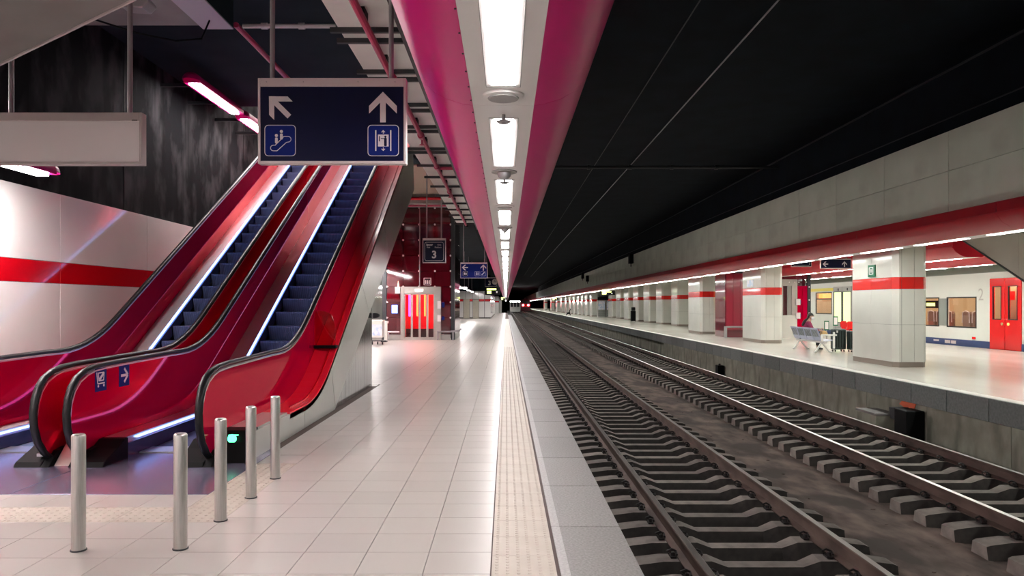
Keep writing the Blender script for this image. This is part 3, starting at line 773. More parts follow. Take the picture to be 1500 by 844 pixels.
# stickers on the inner face of the near escalator's far balustrade
def sticker(y,z,kind):
    x=-4.208+.0015
    b=MB(); b.box(x-.002,x,y-.11,y+.11,z-.12,z+.12); o=b.build('sticker',M['blue'],e1)
    b=MB()
    def st(pts,w,closed=False):
        n=len(pts)
        for i in range(n if closed else n-1):
            p=Vector(pts[i]);q=Vector(pts[(i+1)%n]);d=(q-p).normalized();e=Vector((-d.y,d.x))*w/2
            b.prism([(y+v.x,z+v.y) for v in (p+e,p-e,q-e,q+e)],'x',x,x+.002)
    if kind=='arrow':
        st([(-.07,0),(.07,0)],.028); st([(.0,.075),(.075,0)],.028); st([(.0,-.075),(.075,0)],.028)
    else:
        st([(-.08,.08),(-.06,-.04),(.07,-.04)],.014); st([(-.04,-.01),(.05,-.01),(.06,.07),(-.05,.07)],.012,True); st([(-.03,.0),(.05,.06)],.03)
        b.prism([(y-.05+.014*math.cos(q),z-.065+.014*math.sin(q)) for q in [math.pi*i/5 for i in range(10)]],'x',x,x+.002)
        b.prism([(y+.055+.014*math.cos(q),z-.065+.014*math.sin(q)) for q in [math.pi*i/5 for i in range(10)]],'x',x,x+.002)
    b.build('pictogram',M['sign_white'],o)
sticker(7.68,.82,'trolley'); sticker(8.15,.82,'arrow')

# ================================================================ bollards
bp=[(-2.78,4.81,'first steel bollard of the row, standing apart before the landing plate corner'),(-2.13,4.84,'steel bollard at the corner of the row, before the near escalator'),
    (-2.11,5.47,'steel bollard beside the warning tiles, second along the platform side'),(-2.11,6.12,'steel bollard beside the green arrow light, third along the platform side'),
    (-2.12,6.8,'steel bollard nearest the grey escalator cladding')]
b0=None
for i,(x,y,l) in enumerate(bp):
    t=thing('bollard',l,'bollard',(x,y,0),'brushed steel bollards')
    if b0 is None:
        b=MB(); b.lathe((0,0,0),[(.043,.0),(.043,.742),(.041,.75),(.034,.757)],28); p=b.build('post',M['steel'],None,smooth=True); p.parent=t
        b=MB(); b.lathe((0,0,0),[(.05,0),(.05,.006),(.045,.008)],28); c=b.build('base_ring',M['dark_metal'],None,smooth=True); c.parent=t; b0=(p,c)
    else:
        for q in b0: dup(q,t)

# ================================================================ signs
def poly(b,pts,y,d): b.prism(pts,'y',y-d,y)
def arrow_up(b,cx,cz,s,y,d,rot=0):
    """arrow with slanted barbs, about s wide and 1.1 s high"""
    w=.2*s
    shp=[(-.1,-.55),(.1,-.55),(.1,.17),(.5,-.23),(.5,.04),(0,.55),(-.5,.04),(-.5,-.23),(-.1,.17)]
    c,si=math.cos(rot),math.sin(rot)
    poly(b,[(cx+s*(p*c-q*si),cz+s*(p*si+q*c)) for p,q in shp],y,d)
def rrect(cx,cz,w,h,r,n=5):
    pts=[]
    for (sx,sz,a0) in ((1,1,0),(-1,1,90),(-1,-1,180),(1,-1,270)):
        for i in range(n+1):
            a=math.radians(a0+90*i/n); pts.append((cx+sx*(w/2-r)+r*math.cos(a),cz+sz*(h/2-r)+r*math.sin(a)))
    return pts
def circle(cx,cz,r,n=14): return [(cx+r*math.cos(2*math.pi*i/n),cz+r*math.sin(2*math.pi*i/n)) for i in range(n)]
def sign_box(name,label,x0,x1,y,z0,z1,face,rods,ztop=6.2,head=.055,group=None,thick=.06,frame=None):
    t=thing(name,label,'sign',((x0+x1)/2,y,z1),group); fr=.016; m=frame or M['alu']
    b=MB(); b.box(x0,x1,y+.006,y+thick,z0,z1)
    b.box(x0,x0+fr,y-.006,y+.006,z0,z1); b.box(x1-fr,x1,y-.006,y+.006,z0,z1); b.box(x0+fr,x1-fr,y-.006,y+.006,z0,z0+fr*1.1); b.box(x0+fr,x1-fr,y-.006,y+.006,z1-head,z1)
    b.build('frame',m,t,bevel=.003)
    MB().box(x0+fr,x1-fr,y,y+.006,z0+fr*1.1,z1-head).build('face',face,t)
    for rx in rods:
        MB().cyl((rx,y+thick/2,z1),.016,ztop-z1,'z',12).build('rod',M['grey_metal'],t,smooth=True)
    return t
def X(px,D): return (px-741)*D/1083
def Z(py,D): return 1.6-(py-446)*D/1083
# --- big arrow sign
D=4.74
t=sign_box('direction_sign','big navy sign with two white arrows hanging before the escalators',X(378,D),X(595,D),D,Z(240,D),Z(114.5,D),M['navy'],[X(397,D),X(572,D)])
for px in (391,445,525,579):
    MB().cyl((X(px,D),D-.012,Z(120.5,D)),.003,.006,'y',8).build('screw',M['grey_metal'],t)
b=MB(); arrow_up(b,X(409,D),Z(156,D),.167,D,.003,math.radians(45)); b.build('arrow',M['sign_white'],t)
b=MB(); arrow_up(b,X(561,D),Z(157,D),.178,D,.003,0); b.build('arrow',M['sign_white'],t)
def ring_square(b,cx,cz,w,lw,y,d,r):
    o=rrect(cx,cz,w,w,r); i=rrect(cx,cz,w-2*lw,w-2*lw,r-lw*.6); n=len(o)
    for k in range(n):
        j=(k+1)%n; b.prism([o[k],o[j],i[j],i[k]],'y',y-d,y)
def pic_escalator(cx,cz,w,y,par,m=None):
    m=m or M['sign_white']
    MB_=MB(); MB_.prism(rrect(cx,cz,w,w,w*.12),'y',y-.001,y); p=MB_.build('pictogram_field',M['blue'],par)
    b=MB(); ring_square(b,cx,cz,w,w*.018,y-.001,.002,w*.12)
    s=w
    cap=[]
    top=[(-.30,-.20),(-.20,-.20),(.17,.10),(.30,.10)]
    # capsule outline of the escalator
    out=[]
    for a in range(90,271,30): out.append((-.22+.09*math.cos(math.radians(a)),-.24+.09*math.sin(math.radians(a))))
    out+=[(-.10,-.33),(.20,-.06)]
    for a in range(-90,91,30): out.append((.26+.09*math.cos(math.radians(a)),.04+.09*math.sin(math.radians(a))))
    out+=[(.12,.13),(-.16,-.15)]
    b.stroke([(cx+s*p_,cz+s*q) for p_,q in out],w*.022,y-.001,.002,True)
    for (hx,hz) in ((-.12,.16),(.04,.29)):
        b.prism(circle(cx+s*hx,cz+s*hz,s*.05),'y',y-.003,y-.001)
        b.prism(rrect(cx+s*hx,cz+s*(hz-.16),s*.085,s*.19,s*.03),'y',y-.003,y-.001)
    b.build('pictogram',m,p)
def pic_lift(cx,cz,w,y,par):
    b=MB(); b.prism(rrect(cx,cz,w,w,w*.12),'y',y-.001,y); p=b.build('pictogram_field',M['blue'],par)
    b=MB(); ring_square(b,cx,cz,w,w*.018,y-.001,.002,w*.12); s=w
    for sx in (-.24,.24): b.box(cx+s*sx-s*.018,cx+s*sx+s*.018,y-.003,y-.001,cz-s*.33,cz+s*.33)
    b.box(cx-s*.17,cx+s*.17,y-.003,y-.001,cz-s*.19,cz+s*.19)
    for sg in (1,-1):
        b.stroke([(cx-s*.05,cz+sg*s*.27),(cx,cz+sg*s*.32),(cx+s*.05,cz+sg*s*.27)],s*.022,y-.001,.002); b.box(cx-s*.01,cx+s*.01,y-.003,y-.001,cz+min(sg*.31,sg*.22)*s,cz+max(sg*.31,sg*.22)*s)
    b.build('pictogram',M['sign_white'],p)
    b=MB(); b.prism(circle(cx+s*.07,cz+s*.12,s*.035),'y',y-.005,y-.003); b.prism(rrect(cx+s*.07,cz-s*.05,s*.085,s*.27,s*.03),'y',y-.005,y-.003)
    b.stroke([(cx+s*.04,cz+s*.05),(cx-s*.07,cz+s*.06)],s*.025,y-.003,.002); b.stroke([(cx-s*.12,cz+s*.13),(cx-s*.12,cz-s*.02)],s*.03,y-.003,.002)
    b.build('figure',M['navy'],p)
pic_escalator(X(410.5,D),Z(206,D),.2,D,t); pic_lift(X(561.5,D),Z(206,D),.2,D,t)
# --- blank sign seen from its back
t=sign_box('blank_sign','blank pale sign panel hanging beside the sloping stair flight',X(-60,D),X(208,D),D,Z(241,D),Z(165,D),M['blank'],[X(12,D),X(187,D)],ztop=6.2,frame=M['blank_frame'])
MB().box(X(194,D),X(202,D),D-.008,D-.006,Z(177,D),Z(176,D)).build('maker_mark',M['black'],t)
# --- platform number sign
def number_sign(x0,x1,y,z0,z1,num,label,rods,ztop=6.2,face=None,group='track number signs'):
    t=sign_box('platform_sign',label,x0,x1,y,z0,z1,face or M['navy'],rods,ztop,group=group,head=.05)
    cx=(x0+x1)/2; w=x1-x0; cz=(z0+z1)/2-.02; h=z1-z0
    b=MB(); o=rrect(cx,cz,w*.82,h*.76,w*.09); i=rrect(cx,cz,w*.79,h*.73,w*.075); n=len(o)
    for k in range(n): j=(k+1)%n; b.prism([o[k],o[j],i[j],i[k]],'y',y-.003,y)
    b.build('border',M['sign_white'],t)
    y2=y-.002
    text('Spoor',w*.115,(cx-w*.20,y2,cz+h*.27),M['sign_white'],t,bold=.002)
    text('Gleis',w*.085,(cx+w*.22,y2,cz+h*.265),M['sign_white'],t)
    text('Voie',w*.085,(cx-w*.25,y2,cz+h*.165),M['sign_white'],t)
    text('Platform',w*.085,(cx+w*.17,y2,cz+h*.165),M['sign_white'],t)
    if num: text(num,w*.44,(cx,y2,cz-h*.14),M['sign_white'],t,bold=.006,name='track_number')
    return t
D=16.6
number_sign(X(619,D),X(653,D),D,Z(385.3,D),Z(349,D),'3','navy sign with a large white 3 hanging in front of the red lift tower',[X(625,D),X(646.5,D)])
# --- second direction sign
D=26.4
t=sign_box('direction_sign','blue sign with white arrows hanging beyond the lift tower',X(674.5,D),X(714,D),D,Z(407.7,D),Z(384.5,D),M['blue'],[X(679,D),X(710,D)],group=None)
b=MB(); arrow_up(b,X(681,D),Z(392,D),.2,D,.003,math.radians(90)); b.build('arrow',M['sign_white'],t)
b=MB(); arrow_up(b,X(708,D),Z(392,D),.2,D,.003,0); b.build('arrow',M['sign_white'],t)
for px in (681.5,699,707.5):
    cx=X(px,D);cz=Z(401,D)
    b=MB(); b.prism(rrect(cx,cz,.17,.17,.02),'y',D-.001,D); p=b.build('pictogram_field',M['navy'] if px<690 else M['blue'],t)
    b=MB(); ring_square(b,cx,cz,.17,.006,D-.001,.002,.02)
    if px<690: b.box(cx-.045,cx-.005,D-.003,D-.001,cz-.04,cz+.04); b.box(cx+.01,cx+.05,D-.003,D-.001,cz-.04,cz+.03)
    elif px<703:
        for q in (-.03,.03): b.prism(circle(cx+q,cz+.045,.014),'y',D-.003,D-.001); b.box(cx+q-.016,cx+q+.016,D-.003,D-.001,cz-.05,cz+.025)
    else: b.stroke([(cx-.04,cz-.04),(cx,cz),(cx+.045,cz+.045)],.03,D-.001,.002)
    b.build('pictogram',M['sign_white'],p)
# --- clock sign and departure display
D=45.
t=sign_box('platform_sign','small navy 3 sign with a round white clock above the yellow display',X(710.4,D),X(727,D),D,Z(420,D),Z(406.5,D),M['navy'],[X(713,D)],group=None)
text('3',.36,(X(717,D),D-.004,Z(415,D)),M['sign_white'],t,name='track_number',bold=.01)
b=MB(); b.prism(circle(X(724.7,D),Z(413,D),.17,20),'y',D-.05,D); p=b.build('clock',M['white_paint'],t)
b=MB(); b.box(X(724.7,D)-.008,X(724.7,D)+.008,D-.055,D-.05,Z(413,D),Z(413,D)+.12); b.box(X(724.7,D),X(724.7,D)+.09,D-.055,D-.05,Z(413,D)-.008,Z(413,D)+.008); b.build('hand',M['black'],p)
def display(label,x0,x1,y,z0,z1,rods,ztop):
    t=thing('departure_display',label,'display',((x0+x1)/2,y,z1),'departure displays')
    MB().box(x0,x1,y,y+.2,z0,z1).build('housing',M['black'],t,bevel=.01)
    w=x1-x0;h=z1-z0
    MB().box(x0+w*.12,x1-w*.25,y-.006,y,z1-h*.36,z1-h*.14).build('text_line',M['amber'],t)
    MB().box(x0+w*.14,x0+w*.42,y-.006,y,z0+h*.15,z0+h*.55).build('number_field',M['amber'],t)
    MB().box(x1-w*.26,x1-w*.17,y-.006,y,z0+h*.25,z0+h*.5).build('status_lamp',M['sign_white'],t)
    for rx in rods: MB().cyl((rx,y+.1,z1),.02,ztop-z1).build('rod',M['grey_metal'],t)
display('lit yellow departure display hanging under the small navy 3 sign',X(710.4,D),X(732.5,D),D,Z(432,D),Z(421,D),[],6.2)
display('far lit yellow departure display over the left platform, beyond the 3 sign',X(733,70),X(743.5,70)-.1,70,Z(440,70),Z(435,70),[X(737,70)],2.9)
display('lit yellow departure display over the vending machines of the far platform',X(879,65),X(901,65),65,2.42,2.80,[X(889,65)],2.86)
display('small lit yellow display farther along the far platform',X(808,134),X(818,134),134,2.3,2.78,[X(812,134)],2.86)
# ================================================================ red lift tower on the near platform
D=33.3
t=thing('lift_tower','dark red glazed lift tower standing behind the platform 3 sign','lift',(-4,D,0))
xl_,xr_=-5.57,-2.31
MB().box(xl_+.05,xr_-.05,D+1.6,37.0,.0,6.0).build('core',M['black'],t); MB().box(xl_+.05,xr_-.05,D+.1,D+1.6,2.45,6.0).build('core',M['black'],t)
cols=[-5.36,-4.63,-3.91,-3.20,-2.49]; rows=[.25,1.0,1.7,2.4,3.1,3.8,4.5,5.2,5.95]
DX0,DX1,DZ=X(587,D),X(646,D),2.40
for i in range(4):
    for j in range(8):
        x0,x1,z0,z1=cols[i],cols[i+1],rows[j],rows[j+1]
        if z1<=DZ+.02 and i in(1,2) : continue
        if z0<DZ and i==0: x1=min(x1,DX0)
        if z0<DZ and i==3: x0=max(x0,DX1)
        if z0<DZ<z1 and i in (1,2): z0=DZ
        if x1-x0<.05: continue
        MB().box(x0+.008,x1-.008,D+.03,D+.05,z0+.008,z1-.008).build('glazed_panel',M['tower'],t)
b=MB()
for x in cols:
    for z in rows[1:]:
        if DX0-.05<x<DX1+.05 and z<DZ: continue
        b.cyl((x,D-.0,z),.045,.035,'y',10)
stuff(b.build('stud_grid',M['stud'],t))
MB().box(xl_,cols[0]-.02,D,D+.3,0,6.0).build('corner_post',M['tower_post'],t)
MB().box(cols[-1]+.02,xr_,D,D+.3,0,6.0).build('corner_post',M['tower_post'],t)
for j in range(8):
    for k in range(4):
        y0=D+.35+k*.85
        MB().box(xr_-.02,xr_,y0+.006,y0+.844,rows[j]+.008,rows[j+1]-.008).build('glazed_panel',M['tower'],t)
for x0,x1 in ((cols[0],DX0),(DX1,cols[-1])): MB().box(x0,x1,D+.0,D+.05,0,.24).build('plinth',M['grey_plinth'],t)
MB().box(xr_-.03,xr_+.01,D+.3,37,0,.25).build('plinth',M['grey_plinth'],t)
# door
df=thing('door_frame','','',(0,0,0)) if False else None
b=MB(); b.box(DX0,X(592,D),D-.08,D+.12,0,DZ); b.box(X(636,D),DX1,D-.08,D+.12,0,DZ); b.box(X(592,D),X(636,D),D-.08,D+.12,Z(430.6,D),DZ); dfr=b.build('door_frame',M['door_frame'],t,bevel=.01)
dxs=[592,603.3,614.7,626,636.5]
for i in range(4):
    x0,x1=X(dxs[i],D),X(dxs[i+1],D)
    b=MB(); b.box(x0,x0+.045,D-.02,D+.06,0,Z(430.6,D)); b.box(x1-.045,x1,D-.02,D+.06,0,Z(430.6,D)); b.box(x0+.045,x1-.045,D-.02,D+.06,0,.12); b.box(x0+.045,x1-.045,D-.02,D+.06,Z(432,D),Z(430.6,D)); lf=b.build('door_leaf',M['door_frame'],t)
    MB().box(x0+.045,x1-.045,D+.015,D+.02,.12,Z(432,D)).build('pane',M['pane'],lf)
MB().box(X(608,D),X(620,D),D-.11,D-.08,Z(427,D),Z(423.5,D)).build('indicator',emis('indicator',(1,.9,.9),2.),t)
# lit cabin
b=MB(); b.box(DX0,DX1,D+1.5,D+1.55,.0,2.3); b.box(DX0,DX0+.04,D+.2,D+1.5,0,2.3); b.box(DX1-.04,DX1,D+.2,D+1.5,0,2.3); b.box(DX0,DX1,D+.13,D+1.5,2.28,2.34); cb=b.build('cabin',M['cabin_red'],t)
MB().box(DX0,DX1,D+.13,D+1.5,.0,.03).build('cabin_floor',M['dark_metal'],t)
MB().box(DX0+.05,DX1-.05,D+1.44,D+1.5,.03,.45).build('cabin_skirting',M['dark_metal'],t)
MB().box(X(595,D),X(598,D),D+.8,D+.86,1.05,2.1).build('neon_tube',M['neon'],t)
for px in (606.5,618,622.5): MB().box(X(px,D),X(px+2.2,D),D+.9,D+.95,1.05,2.1).build('orange_tube',M['orange_lamp'],t)
MB().box(DX0+.2,DX1-.2,D+.5,D+1.2,2.24,2.27).build('cabin_lamp',emis('cabin_lamp',(1,.25,.22),10.),t)
# screens, buttons, bumper rails
o=MB().box(X(573,D),X(583.5,D),D-.03,D+.03,Z(460,D),Z(446,D)).build('notice_board',M['blue'],t); MB().box(X(574,D),X(582.5,D),D-.034,D-.03,Z(459,D),Z(447,D)).build('notice',M['screen'],o)
for za,zb in ((441,452.5),(461.5,471)):
    MB().box(X(641,D),X(646,D),D-.11,D-.08,Z(zb,D),Z(za,D)).build('notice_plate',M['sign_white'],t)
    MB().box(X(647,D),X(651,D),D-.02,D+.03,Z(zb-2,D),Z(za+2,D)).build('button_plate',M['blue'],t)
b=MB(); b.tube([(X(641,D),D-.25,.38),(X(660,D),D-.25,.38),(X(673,D),D-.15,.42),(X(676,D),D-.1,.5)],.04,8)
for px in (642,664): b.cyl((X(px,D),D-.25,0),.035,.38)
b.build('bumper_rail',M['grey_metal'],t)
b=MB(); b.tube([(X(567,D),D-.2,.36),(X(586,D),D-.2,.36)],.04,8); b.cyl((X(570,D),D-.2,0),.035,.36); b.build('bumper_rail',M['grey_metal'],t)
b=MB(); ring_square(b,X(626,D),Z(412.5,D),.34,.03,D+.02,.004,.03)
cx,cz=X(626,D),Z(412.5,D)
for q in (-.08,.0,.08): b.prism(circle(cx+q,cz+.05,.025),'y',D+.016,D+.02); b.box(cx+q-.025,cx+q+.025,D+.016,D+.02,cz-.1,cz+.02)
b.build('pictogram',M['sign_white'],t)
o=MB().box(X(579.5,D),X(586.5,D),D-.2,D+.02,Z(430,D),Z(420.5,D)).build('flag_plate',M['sign_white'],t); b=MB(); b.prism([(X(583,D),Z(420.5,D)),(X(585.5,D),Z(420.5,D)),(X(584,D),Z(412,D))],'y',D-.2,D-.1); b.build('lamp_cone',emis('cone_lamp',(1,.6,.45),1.5),t)
b=MB(); b.cyl((X(615,D),D-.05,2.4),.025,3.5,'z',10); b.build('conduit',M['grey_metal'],t)

# stand with a pale poster beside the tower
D2=29.4
t=thing('notice_trolley','white wheeled notice stand with a pale blue poster, beside the escalator end','notice stand',(X(553,D2),D2,0))
b=MB(); b.box(X(541,D2),X(560,D2),D2,D2+.5,.28,.92); b.box(X(540,D2),X(561,D2),D2-.02,D2+.52,.92,.97); b.build('cabinet',M['white_paint'],t,bevel=.01)
MB().box(X(543,D2),X(559.5,D2),D2-.012,D2,.36,.80).build('poster',M['poster'],t)
b=MB(); b.box(X(540,D2),X(566,D2),D2-.04,D2+.04,.13,.17); b.box(X(558,D2),X(566,D2),D2-.05,D2+.3,.10,.14); b.build('base_frame',M['dark_metal'],t)
for px in (545,553,560): MB().cyl((X(px,D2)-.02,D2+.05,.06),.06,.04,'x',12).build('caster',M['rubber'],t)
for px in (545,553,560): pass
b=MB(); b.box(X(544,D2),X(545,D2),D2+.02,D2+.06,.1,.3); b.box(X(559,D2),X(560,D2),D2+.02,D2+.06,.1,.3); b.build('strut',M['dark_metal'],t)
D3=31.2
t=thing('barrier_post','white square post with a flat cap, between the notice stand and the lift','post',(X(564.5,D3),D3,0))
MB().box(X(562.5,D3),X(567,D3),D3,D3+.14,0,.80).build('shaft',M['white_paint'],t,bevel=.008)
MB().box(X(560.5,D3),X(568.5,D3),D3-.04,D3+.2,.80,.90).build('cap',M['white_paint'],t,bevel=.008)
D3=14.5
t=thing('oval_fitting','dark oval fitting jutting from the end of the mirrored escalator cladding','fitting',(X(547,D3),D3+.03,1.35))  # dark oval bracket, gives no light
b=MB(); b.prism([(X(548,D3)+.10*math.cos(a),1.38+.05*math.sin(a)) for a in [2*math.pi*i/20 for i in range(20)]],'y',D3+.02,D3+.12); b.build('body',M['dark_metal'],t,bevel=.01)
b=MB(); b.box(X(541,D3),X(546,D3),D3-.04,D3+.03,1.33,1.43); b.build('bracket',M['grey_metal'],t)

# ================================================================ white block with doors far along the near platform
t=ks(thing('wall_end','','',(0,0,0)))
del t['label'],t['category']
D=84.; xa,xb=X(673,D)-3,-1.75
MB().box(xa,xb-.02,D+.06,121,0,3.05).build('core',M['gap'],t)
MB().box(xa,xb,D+.06,121,3.05,3.12).build('coping',M['white_panel'],t)
def wl2(px0,px1,z0,z1,m,nm,dy=0): MB().box(X(px0,D)+.015,X(px1,D)-.015,D+dy,D+.06,z0,z1).build(nm,m,t)
for a,c in ((640,673),(673,678.6),(688,692.5),(701.5,709.5),(709.8,718.5)):
    wl2(a,c,.12,1.93,M['white_panel'],'panel'); wl2(a,c,1.95,2.2,M['red_panel'],'red_band'); 
for a,c in ((640,673),(673,682),(682,692),(692,701),(701,709.5),(709.8,718.5)): wl2(a,c,2.22,3.05,M['white_panel'],'panel')
for k in range(6):
    y0=D+.1+k*6.1
    for z0,z1,m,nm in ((.12,1.93,M['white_panel'],'panel'),(1.95,2.2,M['red_panel'],'red_band'),(2.22,3.05,M['white_panel'],'panel')):
        MB().box(xb-.02,xb+.02,y0,y0+6.05,z0,z1).build(nm,m,t)
for i,(a,c) in enumerate(((678.6,688),(692.5,701.5))):
    d=ks(thing('door_%d'%(i+1),'','',(X((a+c)/2,D),D,0))); del d['label'],d['category']
    MB().box(X(a,D)+.02,X(c,D)-.02,D+.02,D+.06,0.02,2.2 if i==0 else 2.15).build('door_leaf',noisy('cream_door',(.55,.50,.40),(.6,.55,.45),rough=.4),d)
    MB().cyl((X(c,D)-.12,D-.03,1.05),.03,.05,'y',8).build('handle',M['steel'],d)
MB().box(xa,xb,D+.5,90,3.12,5.0).build('bulkhead',M['ceil_left'],t)
t2=ks(thing('wall_end','','',(0,0,0))); del t2['label'],t2['category']
for k in range(3):
    for z0,z1,m,nm in ((0,1.93,M['white_panel'],'panel'),(1.95,2.2,M['red_panel'],'red_band'),(2.22,3.05,M['white_panel'],'panel')): MB().box(-4.2+1.0*k,-3.22+1.0*k,128,128.2,z0,z1).build(nm,m,t2)
MB().box(-1.2,-.75,133,133.5,0,2.9).build('panel',M['grey_plinth'],t2)
for i in range(4):  # lamp row added to brighten the white block with doors
    q=thing('tube_lamp','added white tube lamp over the far left platform, %s before the white block with doors'%('nearest','second','third','last')[i],'lamp',(-3.6,56+7*i,2.95),'white tube lamps over the far left platform')
    MB().box(-3.68,-3.52,56+7*i,58.6+7*i,2.93,2.95).build('diffuser',M['lamp_wall'],q); MB().box(-3.72,-3.48,56+7*i-.03,58.63+7*i,2.95,3.05).build('housing',M['sign_white'],q); MB().cyl((-3.6,57.3+7*i,3.05),.02,3.15).build('rod',M['grey_metal'],q)
# lit row and yellowish ceiling lamp there
wall=thing('tube_lamp','slender white tube lamp above the doors of the far white block','lamp',(X(680,60),60,2.9),'white tube lamps over the far left platform')
MB().box(X(673,60),X(692,70),60,60.2,2.9,2.95).build('diffuser',M['lamp_wall'],wall)
b=MB(); b.box(X(673,60),X(692,70),60.02,60.18,2.95,3.05); b.build('housing',M['sign_white'],wall)

# ================================================================ white enamel pillars of the far platform
def pillar(xf,yf,wx,wy,label,ch=.12,ztop=3.34,split=True,sign=None,cat='pillar',red=True):
    """xf,yf: near corner on the track side"""
    t=thing('pillar',label,cat,(xf+wx/2,yf+wy/2,FZ),'white enamel pillars of the far platform',kind='thing')
    x0,x1,y0,y1=xf-ch*.3,xf+wx,yf,yf+wy
    P=[(x0+ch,y0),(x1-ch,y0),(x1,y0+ch),(x1,y1-ch),(x1-ch,y1),(x0+ch,y1),(x0,y1-ch),(x0,y0+ch)]
    c=((x0+x1)/2,(y0+y1)/2)
    def ins(q,d): 
        v=Vector((q[0]-c[0],q[1]-c[1])); f=Vector((1-d/(abs(x1-x0)/2),1-d/(abs(y1-y0)/2))); return (c[0]+v.x*f.x,c[1]+v.y*f.y)
    b=MB(); b.prism([ins(p,.03) for p in P],'z',FZ,ztop); b.build('core',M['gap'],t)
    b=MB(); b.prism([ins(p,.012) for p in P],'z',FZ,FZ+.13); b.build('plinth',M['plinth'],t)
    lv=[(FZ+.13,1.10,'panel',M['pillar_white']),(1.105,1.975,'panel',M['pillar_white']),(1.98,2.265,'red_band',M['pillar_red']),(2.27,ztop-.01,'panel',M['pillar_white'])]
    for z0,z1,nm,m in lv:
        if not split:
            b=MB(); b.prism(P,'z',z0,z1); b.build(nm,m,t); continue
        # pieces round the pillar; long faces cut in two
        segs=[]
        n=len(P)
        def L(a,b_,f): return (a[0]+(b_[0]-a[0])*f,a[1]+(b_[1]-a[1])*f)
        chains=[[L(P[0],P[1],.10),L(P[0],P[1],.62)],[L(P[0],P[1],.62),P[1],P[2]],[P[2],P[3]],[P[3],P[4],P[5]],[P[5],P[6]],[P[6],L(P[6],P[7],.5)],[L(P[6],P[7],.5),P[7],P[0],L(P[0],P[1],.10)]]
        for chn in chains:
            o=[Vector(p) for p in chn]; gapv=.004
            d0=(o[1]-o[0]).normalized(); o[0]=o[0]+d0*gapv; d1=(o[-1]-o[-2]).normalized(); o[-1]=o[-1]-d1*gapv
            i=[Vector(ins(p,.03)) for p in o]
            b=MB(); b.prism([tuple(p) for p in o]+[tuple(p) for p in i[::-1]],'z',z0,z1); b.build(nm,m,t)
    return t
p1=pillar(9.52,18.05,.80,2.3,'big white pillar with a green sign, right of the bench')
b=MB(); D=18.6
sx=9.42
sp=MB().box(sx,sx+.06,19.05,19.33,2.30,2.62)
sp=MB(); sp.box(sx+.03,sx+.062,18.95,19.3,2.31,2.62); g_=sp.build('green_sign',M['exit_green'],p1)
# emblem on the green sign
b=MB(); xq=sx+.03
b.box(xq-.003,xq,19.02,19.24,2.37,2.39); b.box(xq-.003,xq,19.02,19.24,2.54,2.56); b.box(xq-.003,xq,19.02,19.05,2.37,2.56); b.box(xq-.003,xq,19.21,19.24,2.37,2.56); b.box(xq-.003,xq,19.11,19.15,2.42,2.51); b.build('emblem',M['sign_white'],g_)
p2=pillar(10.15,29.2,.80,2.5,'white pillar with a small poster, next to the left end of the bench')
b=MB(); b.box(10.10,10.12,30.2,31.0,2.33,2.6); b.build('notice',M['poster'],p2)
p3=pillar(10.08,38.2,.78,2.6,'white pillar beyond the dark red lift shaft')
# dark red shaft between pillars
t=thing('lift_shaft','dark red panelled shaft between two white pillars of the far platform','lift',(10.9,34.5,FZ))
for i in range(4):
    x0=10.28+.33*i; MB().box(x0+.006,x0+.324,34.5,34.55,FZ+.35,3.05).build('glazed_panel',M['shaft_red'],t)
MB().box(10.25,11.6,34.56,36.2,FZ,3.3).build('core',M['red_dark'],t)
MB().box(10.24,11.7,34.45,34.56,3.05,3.32).build('head_panel',M['dark_metal'],t)
MB().box(11.6,11.8,34.4,34.7,FZ,3.32).build('corner_post',M['tower_post'],t)
b=MB(); b.tube([(10.2,34.2,.55),(11.8,34.2,.55)],.045,8); b.box(10.12,10.22,34.15,34.3,FZ,.58); b.box(11.5,11.58,34.15,34.3,FZ,.52); b.build('bumper_rail',M['grey_metal'],t)
# panelled core farther along, with projecting bays
bays=[(993,52,1.0,'white panelled bay just beyond the third pillar'),(970,57,1.,'white panelled bay with a red fire point mark'),(951,62,1.,'white bay with a pale sign above its band'),(935,66.7,.9,'white bay beside the black upright case'),(921,73,.9,'white bay beyond the black upright case'),(909,79.4,.9,'narrow white bay before the vending machines'),(897,86.4,1.2,'broad white bay next to the vending machines')]
for px,D,wx,l in bays:
    pillar(X(px,D),D,wx*.9,D*.04,l,ch=.1,split=False)
t=thing('bay_wall','long white wall with a red band set back between the far bays','wall panels',(13,52,FZ),kind='thing')
for k in range(8):
    y0=49+5*k
    for z0,z1,nm,m in ((FZ,.16,'plinth',M['plinth']),(.17,1.10,'panel',M['pillar_white']),(1.11,1.975,'panel',M['pillar_white']),(1.98,2.265,'red_band',M['pillar_red']),(2.27,3.33,'panel',M['pillar_white'])):
        MB().box(13.05,13.2,y0,y0+4.98,z0,z1).build(nm,m,t)
nm2=['first','second','third','fourth','fifth','sixth','seventh','eighth','ninth','tenth','eleventh']
for i,(px,D) in enumerate(((867,94),(860,98),(854,103),(848,108),(842,114),(836,121),(830,130),(823,142),(816,156),(808,176),(798,205))):
    pillar(X(px,D),D,.75,D*.028,'small white pillar in the far row, %s beyond the vending machines'%nm2[i],ch=.1,split=False)
# vending machines
for i,(xa,l) in enumerate(((11.3,'grey vending machine under the yellow display, beside the broad bay'),(12.35,'second grey vending machine under the yellow display, set deeper'))):
    t=thing('vending_machine',l,'vending machine',(xa+.5,91,FZ),'vending machines of the far platform')
    MB().box(xa,xa+.98,91,91.8,FZ,2.1).build('body',M['grey_plinth'],t,bevel=.02)
    MB().box(xa+.08,xa+.9,90.97,91,.95,2.0).build('window',M['poster'],t)
    MB().box(xa+.08,xa+.9,90.98,91,1.75,2.0).build('header',M['red_panel'],t)
    for k in range(3): MB().box(xa+.08,xa+.9,90.97,91,.2+.24*k,.38+.24*k).build('grille',M['train_grey'],t)
